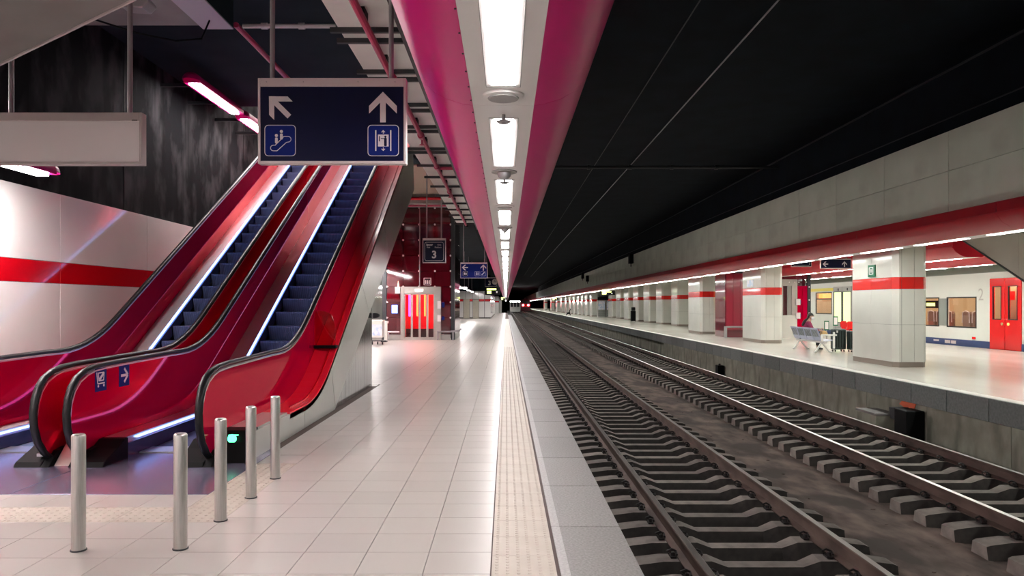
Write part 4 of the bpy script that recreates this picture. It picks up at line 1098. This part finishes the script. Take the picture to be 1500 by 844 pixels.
# black case and bent thing
D=66
t=thing('upright_case','tall black case standing against a white bay of the far platform','case',(X(927,D),D,FZ))
MB().box(X(924.5,D),X(931.5,D),D,D+.4,FZ+.06,1.05).build('body',M['black'],t,bevel=.06)
MB().box(X(925.5,D),X(931,D),D+.05,D+.35,1.06,1.35).build('bag',M['black_cloth'],t,bevel=.05)
for px in (925.5,930.5): MB().cyl((X(px,D),D+.15,FZ+.045),.045,.05,'x',10).build('wheel',M['rubber'],t)
D=100
t=thing('litter_trolley','small dark folding trolley leaning at the far platform edge','trolley',(X(833,D),D,FZ))
b=MB(); b.tube([(X(829,D),D,FZ+.05),(X(834,D),D,.6),(X(836,D),D,1.0)],.06,6); b.tube([(X(834,D),D,.6),(X(835.5,D),D,FZ+.05)],.06,6); b.box(X(830,D),X(835,D),D-.1,D+.1,.3,.5); b.build('frame',M['black'],t)
# dark boxes on the beam wall
for px,D,l in ((927,47.7,'black box high on the pale beam wall, the nearest of three'),(855,75,'black box high on the beam wall, the middle one of three'),(862,72,'black box on the beam wall beside the middle one, lower')):
    z=Z(378,D) if px==927 else (Z(405,D) if px==855 else Z(408,D))
    D=8.15*1083/(px-741); z=Z({927:379,855:404,862:408}[px],D)
    t=thing('junction_box',l,'junction box',(8.1,D,z),'boxes on the beam wall'); MB().box(7.95,8.2,D,D+.6,z-.3,z+.3).build('box',M['black'],t,bevel=.02); MB().cyl((8.08,D+.3,z-.5),.03,.2).build('cable_gland',M['black'],t)
# equipment at the foot of the platform wall
D=8571/(1338-741)
t=thing('trackside_box','black trackside cabinet against the stained wall under an orange paint mark','trackside box',(7.7,14.3,-.9))
b=MB(); b.box(7.60,7.95,14.02,14.48,-1.0,-.43); b.build('cabinet',M['black'],t,bevel=.02)
b=MB(); b.prism([(14.49,-.66),(14.66,-.66),(14.72,-.44),(14.49,-.42)],'x',7.62,7.9); b.build('cover',M['dark_metal'],t,bevel=.01)
t=thing('cable_trough','grey concrete cable box beside the black trackside cabinet','cable box',(7.72,15.35,-1))
b=MB(); b.box(7.5,7.93,15.0,15.8,-1.08,-.66); b.build('body',M['conc_wall'],t,bevel=.015); b=MB(); b.box(7.48,7.94,14.98,15.82,-.66,-.61); b.build('lid',M['conc_grey'],t,bevel=.008)
b=MB(); b.prism([(14.35,-.335),(14.40,-.43),(14.75,-.46),(14.95,-.41),(14.85,-.335)],'x',7.955,7.9645); tag(b.build('paint_mark',M['orange_mark']),'orange paint mark on the wall under the grey edge stones','paint mark')
D=7.9*1083/(1058-741)
t=thing('trackside_post','small black block at the foot of the far platform wall','trackside block',(7.8,D,-.95))
MB().box(7.7,7.92,D-.15,D+.2,-1.08,-.62).build('block',M['black'],t,bevel=.015); MB().cyl((7.8,D,-.62),.04,.06).build('cap',M['dark_metal'],t)
# ================================================================ train at the far side of the far platform
t=thing('train_carriage','white train carriage with red doors and a blue sill band at the far platform','train',(17,30,0))
TXX=17.0
def side(y0,y1,z0,z1,m,nm,par=None,dx=0.,th=.06): return MB().box(TXX-dx,TXX-dx+th,y0,y1,z0,z1).build(nm,m,par or t)
wins=[(26.75,28.45,.78,1.83),(29.05,31.2,.78,1.83),(32.2,34.2,.78,1.83),(38.6,40.5,1.13,2.2),(42.,44.,1.,2.),(45,47,1.,2.)]
doors=[(24.35,25.95),(36.3,38.35)]
# body shell between openings
ys=sorted([14.]+[v for w in wins for v in w[:2]]+[v for d in doors for v in d]+[70.])
def inside(y):
    for w in wins:
        if w[0]<=y<=w[1]: return w
    for d in doors:
        if d[0]<=y<=d[1]: return 'door'
b=MB()
for a,c in zip(ys,ys[1:]):
    w=inside((a+c)/2)
    if w is None: b.box(TXX,TXX+.06,a,c,.29,2.72)
    elif w=='door': b.box(TXX,TXX+.06,a,c,2.5,2.72)
    else: b.box(TXX,TXX+.06,a,c,.29,w[2]); b.box(TXX,TXX+.06,a,c,w[3],2.72)
b.build('body_side',M['train_white'],t)
b=MB(); b.prism([(TXX,2.72),(TXX+.03,2.85),(TXX+.25,3.08),(TXX+.8,3.25),(TXX+2.8,3.25),(TXX+2.8,2.72)],'y',14,70); b.build('roof',M['train_grey'],t,smooth=True)
for a,c in zip(ys,ys[1:]):
    if inside((a+c)/2)!='door': pass
b=MB()
for a,c in ((14,24.35),(25.95,36.3),(38.35,70)): b.box(TXX-.015,TXX+.06,a,c,.04,.29)
b.build('sill_band',M['train_blue'],t)
MB().box(TXX+.1,TXX+2.8,14,70,-.9,.04).build('underframe',M['black'],t)
MB().box(TXX+.06,TXX+2.8,14,70,.30,.34).build('cabin_floor',M['dark_metal'],t)
MB().box(TXX+2.7,TXX+2.8,14,70,.3,2.72).build('cabin_wall',M['cabin_tan'],t)
MB().box(TXX+1.2,TXX+1.5,15,69,2.6,2.66).build('cabin_lamp',M['cabin_lamp'],t)
for w in wins:
    MB().box(TXX+.02,TXX+.03,w[0],w[1],w[2],w[3]).build('pane',M['pane'],t)
    b=MB(); e=.05
    b.box(TXX-.012,TXX+.02,w[0]-e,w[1]+e,w[2]-e,w[2]); b.box(TXX-.012,TXX+.02,w[0]-e,w[1]+e,w[3],w[3]+e); b.box(TXX-.012,TXX+.02,w[0]-e,w[0],w[2],w[3]); b.box(TXX-.012,TXX+.02,w[1],w[1]+e,w[2],w[3]); b.build('window_frame',M['window_dark'],t)
MB().box(TXX-.008,TXX+.01,28.5,29.0,.78,1.83).build('window_post',M['train_grey'],t)
b=MB(); b.box(TXX-.02,TXX,38.6,40.5,1.86,1.92); b.build('sash_bar',M['window_dark'],t); MB().box(TXX+.1,TXX+.12,38.7,40.4,1.93,2.18).build('lit_sash',M['orange_lamp'],t)
k=0
for y in [26.9,27.5,28.1,29.2,29.8,30.4,32.4,33.1,33.8,42.3,43.2]:
    b=MB(); b.prism([(y-.24,.4),(y+.24,.4),(y+.24,1.22),(y+.18,1.32),(y-.18,1.32),(y-.24,1.22)],'x',TXX+.5,TXX+.62); s=b.build('seat',M['seat_brown'],t,bevel=.03)
    MB().tube([(TXX+.48,y-.22,.9),(TXX+.48,y-.2,1.3),(TXX+.48,y,1.36),(TXX+.48,y+.2,1.3),(TXX+.48,y+.22,.9)],.018,6).build('grab_rim',M['alu'],s)
MB().box(TXX+.3,TXX+.34,29.6,30.6,1.45,1.75).build('cabin_display',M['black'],t); MB().box(TXX+.29,TXX+.3,29.8,30.4,1.53,1.66).build('display_text',M['amber'],t)
for i,(y0,y1) in enumerate(doors):
    ym=(y0+y1)/2
    for (a,c) in ((y0,ym),(ym,y1)):
        w=c-a; wz0,wz1=(1.1,2.2) if i==0 else (.70,2.22)
        mg=.2 if i==0 else .08
        b=MB(); e=(a+mg,c-mg)
        b.box(TXX-.03,TXX+.03,a+.01,c-.01,.05,wz0); b.box(TXX-.03,TXX+.03,a+.01,c-.01,wz1,2.5); b.box(TXX-.03,TXX+.03,a+.01,e[0],wz0,wz1); b.box(TXX-.03,TXX+.03,e[1],c-.01,wz0,wz1)
        lf=b.build('door_leaf',M['train_red'] if i==0 else M['grey_plinth'],t,bevel=.01)
        b=MB(); b.box(TXX-.04,TXX+.0,e[0]-.03,e[0],wz0-.03,wz1+.03); b.box(TXX-.04,TXX+.0,e[1],e[1]+.03,wz0-.03,wz1+.03); b.box(TXX-.04,TXX,e[0],e[1],wz0-.03,wz0); b.box(TXX-.04,TXX,e[0],e[1],wz1,wz1+.03); b.build('window_frame',M['window_dark'],lf)
        MB().box(TXX-.005,TXX+.005,e[0],e[1],wz0,wz1).build('pane',M['pane'] if i==0 else M['lit_pane'],lf)
        if i==0: MB().cyl((TXX-.05,ym+(.16 if c>ym+.01 else -.16)-.03,.93),.05,.03,'x',12).build('door_button',M['orange_lamp'] if a<ym else M['tan'],lf)
MB().box(TXX+.35,TXX+.4,24.4,25.9,.4,2.4).build('vestibule_wall',M['cabin_tan'],t); MB().box(TXX+.33,TXX+.35,25.2,25.5,1.75,2.05).build('red_notice',M['train_red'],t)
MB().box(TXX+.1,TXX+.3,24.4,25.9,2.38,2.42).build('vestibule_lamp',M['cabin_lamp'],t)
text('2',.62,(TXX-.006,26.45,1.93),M['grey_plinth'],t,name='class_number',rot=(math.pi/2,0,-math.pi/2),bold=-.0)
b=MB(); b.box(TXX-.012,TXX,38.4,41.5,2.3,2.46); b.box(TXX-.012,TXX,41.6,48,2.3,2.46); b.build('yellow_stripe',M['yellow'],t)
b=MB(); b.box(TXX-.022,TXX-.015,29.0,29.35,.16,.22); b.box(TXX-.022,TXX-.015,28.25,28.6,.11,.23); b.box(TXX-.022,TXX-.015,27.9,28.2,.11,.23); b.build('data_plate',M['alu'],t)
MB().box(TXX-.012,TXX,26.75,26.95,.33,.42).build('marker_lamp',M['train_red'],t)
for px in (0,1):
    b=MB(); b.box(TXX-.04,TXX-.03,36.7+px*1.0,36.78+px*1.0,2.3,2.42); b.build('door_mark',M['black'],t)
# red seats of the shelter beyond
for i,(px,D) in enumerate(((1236,33),(1245.5,32))):
    t=thing('plastic_seat','red moulded seat behind the suitcases, %s'%('left of the pair' if i==0 else 'partly hidden by the big pillar'),'chair',(X(px,D),D,FZ),'red seats behind the suitcases')
    x=X(px,D)
    b=MB(); b.prism([(x-.13,.5),(x+.13,.5),(x+.15,.78),(x+.10,.86),(x-.10,.86),(x-.15,.78)],'y',D,D+.05); b.build('backrest',M['train_red'],t,bevel=.02)
    b=MB(); b.box(x-.14,x+.14,D-.42,D+.03,.47,.52); b.build('seat',M['train_red'],t,bevel=.02)
    for dx in (-.11,.11):
        MB().cyl((x+dx,D-.3,FZ),.02,.42).build('leg',M['grey_metal'],t)
for i,(px,D) in enumerate(((1224,31),(1211,31.5))):
    pz=(.95,.35) if i==0 else (.75,.3)
    t=thing('picture_stand','green framed notice %s'%('leaning beside the red seat' if i==0 else 'on a thin post behind the seated person'),'notice',(X(px,D),D,FZ))
    x=X(px,D); b=MB(); b.box(x-.10,x+.10,D,D+.03,pz[0]-.25,pz[0]+.15); b.build('frame',M['exit_green'],t); MB().box(x-.07,x+.07,D-.005,D,pz[0]-.2,pz[0]+.1).build('sheet',M['sign_white'],t); MB().box(x-.02,x+.02,D+.01,D+.03,FZ,pz[0]-.25).build('post',M['grey_metal'],t)

# lift of the far platform behind the seated person
D=34.
t=thing('lift_tower','bright red lift tower with a pale door frame behind the steel bench','lift',(14,D,FZ))
x0,x1,x2,x3=X(1140,D),X(1168,D),X(1183,D),X(1187.5,D)
b=MB(); b.box(x0,X(1147,D),D,D+.15,1.1,2.75); b.box(X(1160,D),x1,D,D+.15,1.1,2.75); b.box(X(1147,D),X(1160,D),D,D+.15,2.45,2.75); b.build('door_frame',M['door_frame'],t)
MB().box(x0,X(1167,D),D-.06,D+.15,FZ,1.1).build('base_panel',M['pillar_white'],t)
MB().box(X(1147,D),X(1154,D),D+.06,D+.09,1.1,2.45).build('pane',M['pane'],t); MB().box(X(1154,D),X(1160,D),D+.05,D+.08,1.1,2.45).build('door_leaf',M['grey_plinth'],t)
for i in range(2):
    a=x1+(x2-x1)*i/2; MB().box(a+.005,a+(x2-x1)/2-.005,D+.02,D+.06,FZ,2.45).build('glazed_panel',M['red_glass'],t)
MB().box(x0,x2,D+.02,D+.06,2.76,3.33).build('glazed_panel',M['red_dark'],t)
MB().box(x2,x3,D-.02,D+.2,FZ,3.33).build('corner_post',M['tower_post'],t)
MB().box(x0,x2,D+.3,D+1.8,FZ,3.3).build('core',M['red_dark'],t)
b=MB()
for z in (.6,1.2,1.8,2.4,3.): b.cyl((x2+.06,D-.06,z),.03,.04,'y',8)
for px in (1156,1164,1170,1181): b.cyl((X(px,D),D-.04,2.62),.025,.04,'y',8)
b.build('stud',M['stud'],t)
for za,zb in ((438,447),(458,467)):
    MB().box(X(1165,D),X(1171,D),D-.12,D-.02,Z(zb,D),Z(za,D)).build('notice_plate',M['sign_white'],t); MB().box(X(1171,D),X(1173,D),D-.04,D,Z(zb-2,D),Z(za+2,D)).build('button_plate',M['blue'],t)
# signs over the far platform
D=22.
t=sign_box('direction_sign','navy sign with left and up arrows beside the big white pillar',X(1202,D),X(1247,D),D,Z(393.5,D),Z(379,D),M['navy'],[X(1210,D),X(1240,D)],ztop=3.34,head=.03)
b=MB(); arrow_up(b,X(1209,D),Z(387,D),.15,D,.003,math.radians(90)); b.build('arrow',M['sign_white'],t)
b=MB(); arrow_up(b,X(1237,D),Z(387,D),.15,D,.003,0); b.build('arrow',M['sign_white'],t)
D=25.
number_sign(X(1159,D),X(1189,D),D,Z(391,D),Z(369,D),'','navy track sign half hidden by the red canopy above the lift',[X(1165,D),X(1183,D)],3.34)
D=26.
number_sign(X(1371.5,D),X(1398,D),D,Z(388.5,D),Z(361,D),'','navy track sign crossed by a lamp row, right of the big pillar',[X(1377,D),X(1392,D)],3.34)
# stair truss at the right
t=thing('stair_truss','grey clad underside of a stair rising beside the train, near the right pillar','stair',(12.6,16,FZ))
def tz(y): return 3.33+(y-19.5)*.50
b=MB(); b.prism([(12.2,FZ),(12.96,FZ),(19.5,3.33),(17.2,3.33),(12.2,.9)],'x',12.03,13.9); b.build('core',M['truss_grey'],t)
for a,c in ((12.95,15.1),(15.1,17.3),(17.3,19.5)):
    b=MB(); b.prism([(a+.005,tz(a)),(c-.005,tz(c)),(c-.005,min(3.33,tz(c)+1.1)),(a+.005,min(3.33,tz(a)+1.1))],'x',12.0,12.03); b.build('cladding_panel',M['truss_grey'],t)
b=MB(); b.prism([(12.96,tz(12.96)-.02),(19.5,3.31),(19.5,3.34),(12.96,tz(12.96)+.06)],'x',11.98,12.05); b.build('edge_trim',M['dark_metal'],t)

# ================================================================ bench
t=thing('bench','pale steel four seat bench with its slatted backs to the track','bench',(10.15,24.5,FZ))
by=[23.5+.55*i for i in range(4)]
for i,y in enumerate(by):
    prof=[(10.42,.455),(10.40,.475),(10.28,.45),(10.10,.435),(10.05,.47),(9.98,.66),(9.90,.84),(9.875,.845),(9.955,.65),(10.03,.45),(10.09,.412),(10.28,.425)]
    MB().prism(prof,'y',y+.02,y+.53).build('seat_shell',M['bench'],t,smooth=True)
    b=MB()
    for k in range(5):
        yy=y+.085+.09*k; b.prism([(9.972,.56),(9.958,.56),(9.888,.79),(9.902,.79)],'y',yy,yy+.022)
    b.build('slot_row',M['train_grey'],t)
MB().box(10.08,10.18,23.45,25.75,.36,.42).build('beam',M['white_paint'],t,bevel=.01)
for y in (23.72,25.48):
    b=MB(); b.tube([(10.13,y,.38),(9.95,y,.10),(9.9,y,FZ+.015)],.03,8); b.build('leg',M['white_paint'],t,smooth=True)
    b=MB(); b.tube([(10.13,y,.38),(10.36,y,.10),(10.44,y,FZ+.015)],.03,8); b.build('leg',M['white_paint'],t,smooth=True)
b=MB(); b.box(10.02,10.5,23.44,23.48,.60,.65); b.box(10.38,10.44,23.44,23.48,.2,.72); b.box(10.0,10.06,23.44,23.48,.42,.65); b.build('armrest',M['white_paint'],t,bevel=.01)

# ================================================================ seated person
def skin_mesh(name,verts,edges,mt,parent,root=0,sub=2):
    me=bpy.data.meshes.new(name); me.from_pydata([v[:3] for v in verts],edges,[]); me.materials.append(mt)
    o=bpy.data.objects.new(name,me); COL.objects.link(o)
    mo=o.modifiers.new('skin','SKIN'); mo.use_smooth_shade=True
    for i,v in enumerate(verts):
        r=v[3]; me.skin_vertices[0].data[i].radius=(r,v[4] if len(v)>4 else r); me.skin_vertices[0].data[i].use_root=(i==root)
    s=o.modifiers.new('sub','SUBSURF'); s.levels=sub; s.render_levels=sub
    put(o,parent); return o
px,py,pz=10.22,25.35,FZ
pr=thing('person','person in a magenta sweater, black trousers and white mask seated on the steel bench','person',(px,py,pz))
# local frame: f forward (towards +x, slightly to the viewer), s the person's right-hand side is towards the viewer
def PT(f,s,z): 
    c,si=math.cos(-.25),math.sin(-.25)
    return (px+f*c+s*si*1.0, py+f*si-s*c, pz+z)
V=lambda f,s,z,r,r2=None:(*PT(f,s,z),r,(r2 or r))
# body: pelvis, spine, neck, arms, hands, legs
bv=[V(-.02,0,.50,.15,.12),V(.02,0,.66,.125,.10),V(.08,0,.82,.13,.105),V(.15,0,.95,.10,.08),V(.19,0,1.02,.052),V(.205,0,1.06,.05)]
be=[(0,1),(1,2),(2,3),(3,4),(4,5)]
for s in (-1,1):
    n=len(bv)
    bv+=[V(.14,s*.17,.92,.058),V(.24,s*.22,.70,.045),V(.46,s*.12,.66,.036),V(.52,s*.08,.655,.028),
         V(-.0,s*.09,.48,.085),V(.42,s*.11,.50,.062),V(.46,s*.12,.26,.05),V(.44,s*.12,.07,.036)]
    be+=[(3,n),(n,n+1),(n+1,n+2),(n+2,n+3),(0,n+4),(n+4,n+5),(n+5,n+6),(n+6,n+7)]
body=skin_mesh('body',bv,be,M['skin'],pr)
# sweater
sv=[V(-.02,0,.52,.165,.13),V(.02,0,.66,.145,.12),V(.08,0,.82,.148,.12),V(.15,0,.94,.115,.095)]
se=[(0,1),(1,2),(2,3)]
for s in (-1,1):
    n=len(sv); sv+=[V(.14,s*.175,.92,.074),V(.24,s*.225,.70,.06),V(.45,s*.125,.662,.048)]; se+=[(3,n),(n,n+1),(n+1,n+2)]
skin_mesh('sweater',sv,se,M['magenta_cloth'],pr)
tv=[V(-.02,0,.50,.17,.13)];te=[]
for s in (-1,1):
    n=len(tv); tv+=[V(-.0,s*.09,.49,.105),V(.42,s*.11,.51,.078),V(.465,s*.12,.28,.065),V(.445,s*.12,.11,.055)]; te+=[(0,n),(n,n+1),(n+1,n+2),(n+2,n+3)]
skin_mesh('trousers',tv,te,M['black_cloth'],pr)
for s in (-1,1):
    skin_mesh('shoe',[V(.42,s*.12,.045,.045,.042),V(.50,s*.125,.04,.045,.036),V(.60,s*.13,.03,.036,.028)],[(0,1),(1,2)],M['rubber'],pr)
    # hand with five fingers curled on the bag strap
    h0=PT(.52,s*.08,.655)
    hv=[V(.51,s*.08,.655,.026),V(.57,s*.065,.645,.036,.02)]; he=[(0,1)]
    for k in range(4):
        o_=(k-1.5)*.018; ln=(.03,.036,.034,.027)[k]; n=len(hv)
        hv+=[V(.60,s*.065+o_,.64,.009),V(.60+ln,s*.06+o_,.62,.0085),V(.60+ln*.9,s*.055+o_,.595,.0075)]; he+=[(1,n),(n,n+1),(n+1,n+2)]
    n=len(hv); hv+=[V(.56,s*.03,.64,.010),V(.59,s*.015,.625,.009),V(.61,s*.012,.61,.008)]; he+=[(1,n),(n,n+1),(n+1,n+2)]
    skin_mesh('hand',hv,he,M['skin'],pr,sub=1)
# head turned to the viewer's right
hc=Vector(PT(.22,0,1.115)); 
fd=Vector((.72,-.69,-.08)).normalized(); sd=Vector((-fd.y,fd.x,0)).normalized(); upv=sd.cross(fd)*-1
if upv.z<0: upv=-upv
def HP(f,s,u): return hc+fd*f+sd*s+upv*u
b=MB(); n,m_=16,12; vs=[];fs=[]
for j in range(m_+1):
    tt=math.pi*j/m_
    for i in range(n):
        a=2*math.pi*i/n; u=math.cos(tt)*.118; r=math.sin(tt)
        f=.098*r*math.cos(a); s=.076*r*math.sin(a)
        if u<-.02: f=f*(1-.25*(-u-.02)/.1)+.012; s*=1-.35*(-u-.02)/.1
        vs.append(HP(f,s,u))
for j in range(m_):
    for i in range(n): fs.append((j*n+i,(j+1)*n+i,(j+1)*n+(i+1)%n,j*n+(i+1)%n))
b.add(vs,fs); hd=b.build('head',M['skin'],pr,smooth=True)
b=MB(); b.add([HP(.095,-.012,.02),HP(.095,.012,.02),HP(.118,0,-.018),HP(.092,.018,-.025),HP(.092,-.018,-.025)],[(0,1,2),(1,3,2),(3,4,2),(4,0,2)]); b.build('nose',M['skin'],hd)
for s in (-1,1):
    b=MB(); q=HP(.086,s*.03,.018); b.ball(q,.013,.013,.008,8,6); b.build('eye',M['sign_white'],hd)
    b=MB(); q=HP(.095,s*.03,.018); b.ball(q,.006,.006,.006,8,6); b.build('pupil',M['black'],hd)
    b=MB(); q=HP(-.005,s*.078,.0); b.ball(q,.014,.014,.026,8,6); b.build('ear',M['skin'],hd)
# mask over nose and mouth
vs=[];fs=[]; nu,nv=8,5
for j in range(nv+1):
    for i in range(nu+1):
        a=-1.1+2.2*i/nu; u=.0-.095*j/nv; bul=.012*math.sin(math.pi*j/nv)+.02*(1-abs(a)/1.1)*math.sin(math.pi*min(1,(j+1)/nv))
        vs.append(HP((.102+bul)*math.cos(a),(.082+bul*.3)*math.sin(a)*(1-.12*j/nv),u))
for j in range(nv):
    for i in range(nu): k=j*(nu+1)+i; fs.append((k,k+1,k+nu+2,k+nu+1))
b=MB(); b.add(vs,fs); o=b.build('face_mask',M['mask'],pr,smooth=True); sm=o.modifiers.new('thick','SOLIDIFY'); sm.thickness=.004
# hair: cap and long fall
b=MB(); vs=[];fs=[]
for j in range(9):
    tt=math.pi*.60*j/8
    for i in range(n):
        a=2*math.pi*i/n; ff=math.cos(a); r=math.sin(tt); u=math.cos(tt)*.135+.006
        if ff>.3: u=max(u,.055)
        vs.append(HP(.112*r*ff-.010,.09*r*math.sin(a),u))
for j in range(8):
    for i in range(n): fs.append((j*n+i,(j+1)*n+i,(j+1)*n+(i+1)%n,j*n+(i+1)%n))
b.add(vs,fs); o=b.build('hair',M['hair'],pr,smooth=True); sm=o.modifiers.new('thick','SOLIDIFY'); sm.thickness=.012
q0=HP(-.06,.01,.02); q1=HP(-.08,.03,-.09); q2=Vector(PT(.0,.08,.95)); q3=Vector(PT(-.07,.12,.80))
skin_mesh('hair_fall',[(*q0,.07,.06),(*q1,.075,.06),(*q2,.07,.045),(*q3,.045,.03)],[(0,1),(1,2),(2,3)],M['hair'],pr)
# bag held on the lap
q=PT(.60,0,.60)
t=thing('handbag','tan handbag with a strap held on the lap of the seated person','bag',q)
b=MB(); b.prism([(q[0]-.10,q[2]-.12),(q[0]+.10,q[2]-.14),(q[0]+.13,q[2]-.04),(q[0]+.06,q[2]+.04),(q[0]-.06,q[2]+.04)],'y',q[1]-.13,q[1]+.07); b.build('pouch',M['tan'],t,bevel=.025)
b=MB(); b.tube([(q[0]-.08,q[1]-.03,q[2]+.0),(q[0]-.06,q[1]-.04,q[2]+.13),(q[0]-.02,q[1]-.04,q[2]+.13),(q[0]+.05,q[1]-.03,q[2]+.02)],.012,6); b.build('strap',M['tan'],t)
# suitcases
def suitcase(x0,x1,y0,y1,z1,label,h=True):
    t=thing('suitcase',label,'suitcase',((x0+x1)/2,(y0+y1)/2,FZ),'dark suitcases by the bench')
    MB().box(x0,x1,y0,y1,FZ+.07,z1).build('shell',M['case'],t,bevel=.045,seg=3)
    b=MB()
    for k in range(4):
        xx=x0+(x1-x0)*(k+.8)/4.8; b.box(xx-.008,xx+.008,y0-.006,y0+.01,FZ+.14,z1-.07)
    b.build('ridge',M['black'],t)
    for dx in (x0+.06,x1-.06):
        for dy in (y0+.05,y1-.05): MB().cyl((dx-.012,dy,FZ+.03),.03,.024,'x',10).build('wheel',M['rubber'],t)
    b=MB(); xm=(x0+x1)/2; b.tube([(xm-.09,(y0+y1)/2,z1-.01),(xm-.09,(y0+y1)/2,z1+.05),(xm+.09,(y0+y1)/2,z1+.05),(xm+.09,(y0+y1)/2,z1-.01)],.013,6); b.build('handle',M['grey_metal'] if h else M['black'],t)
    MB().box(x0+.07,x0+.12,y0-.012,y0-.002,z1-.12,z1-.05).build('tag_label',M['sign_white'],t)
D=24.
suitcase(X(1222,D),X(1240,D),24.0,24.3,.80,'dark green suitcase with a pale tag, beside the bench end')
suitcase(X(1240.5,D),X(1253,D),23.75,24.05,.74,'second dark suitcase, half hidden behind the big white pillar',False)

# ================================================================ trains far down the tunnel
t=thing('train','dark red train front with two red tail lamps far down the tunnel','train',(6.19,230,-.7))
b=MB(); b.prism([(4.75,-.4),(7.63,-.4),(7.63,2.3),(7.2,3.1),(6.6,3.4),(5.8,3.4),(5.2,3.1),(4.75,2.3)],'y',230,290); b.build('body',M['train_dark'],t)
MB().box(5.2,7.2,229.95,230,1.9,2.7).build('windscreen',M['window_dark'],t)
for x in (5.35,7.0): MB().cyl((x,229.9,1.35),.34,.1,'y',14).build('tail_lamp',M['tail'],t)
MB().box(4.9,7.5,229.97,230,.8,1.7).build('bumper_panel',M['train_red'],t)
t=thing('train','pale train with dark windows far down the tunnel, left of the red train','train',(2.5,200,-.7))
b=MB(); b.prism([(1.1,200),(3.9,200),(4.5,228),(1.7,228)],'z',-.4,2.6); b.build('body',M['train_white'],t)
for k in range(9):
    f=k/9; xx=3.9+.6*(f+.03); yy=200+28*(f+.03)
    b=MB(); b.prism([(xx-.02,yy),(xx+.03,yy),(xx+.07,yy+1.9),(xx+.02,yy+1.9)],'z',1.0,2.1); b.build('window',M['window_dark'],t)
for k in range(3): MB().box(1.3+.85*k,1.95+.85*k,199.95,200,.9,2.2).build('windscreen',M['window_dark'],t)
MB().box(1.2,3.8,199.96,200,2.25,2.5).build('lit_header',M['lamp_wall'],t)
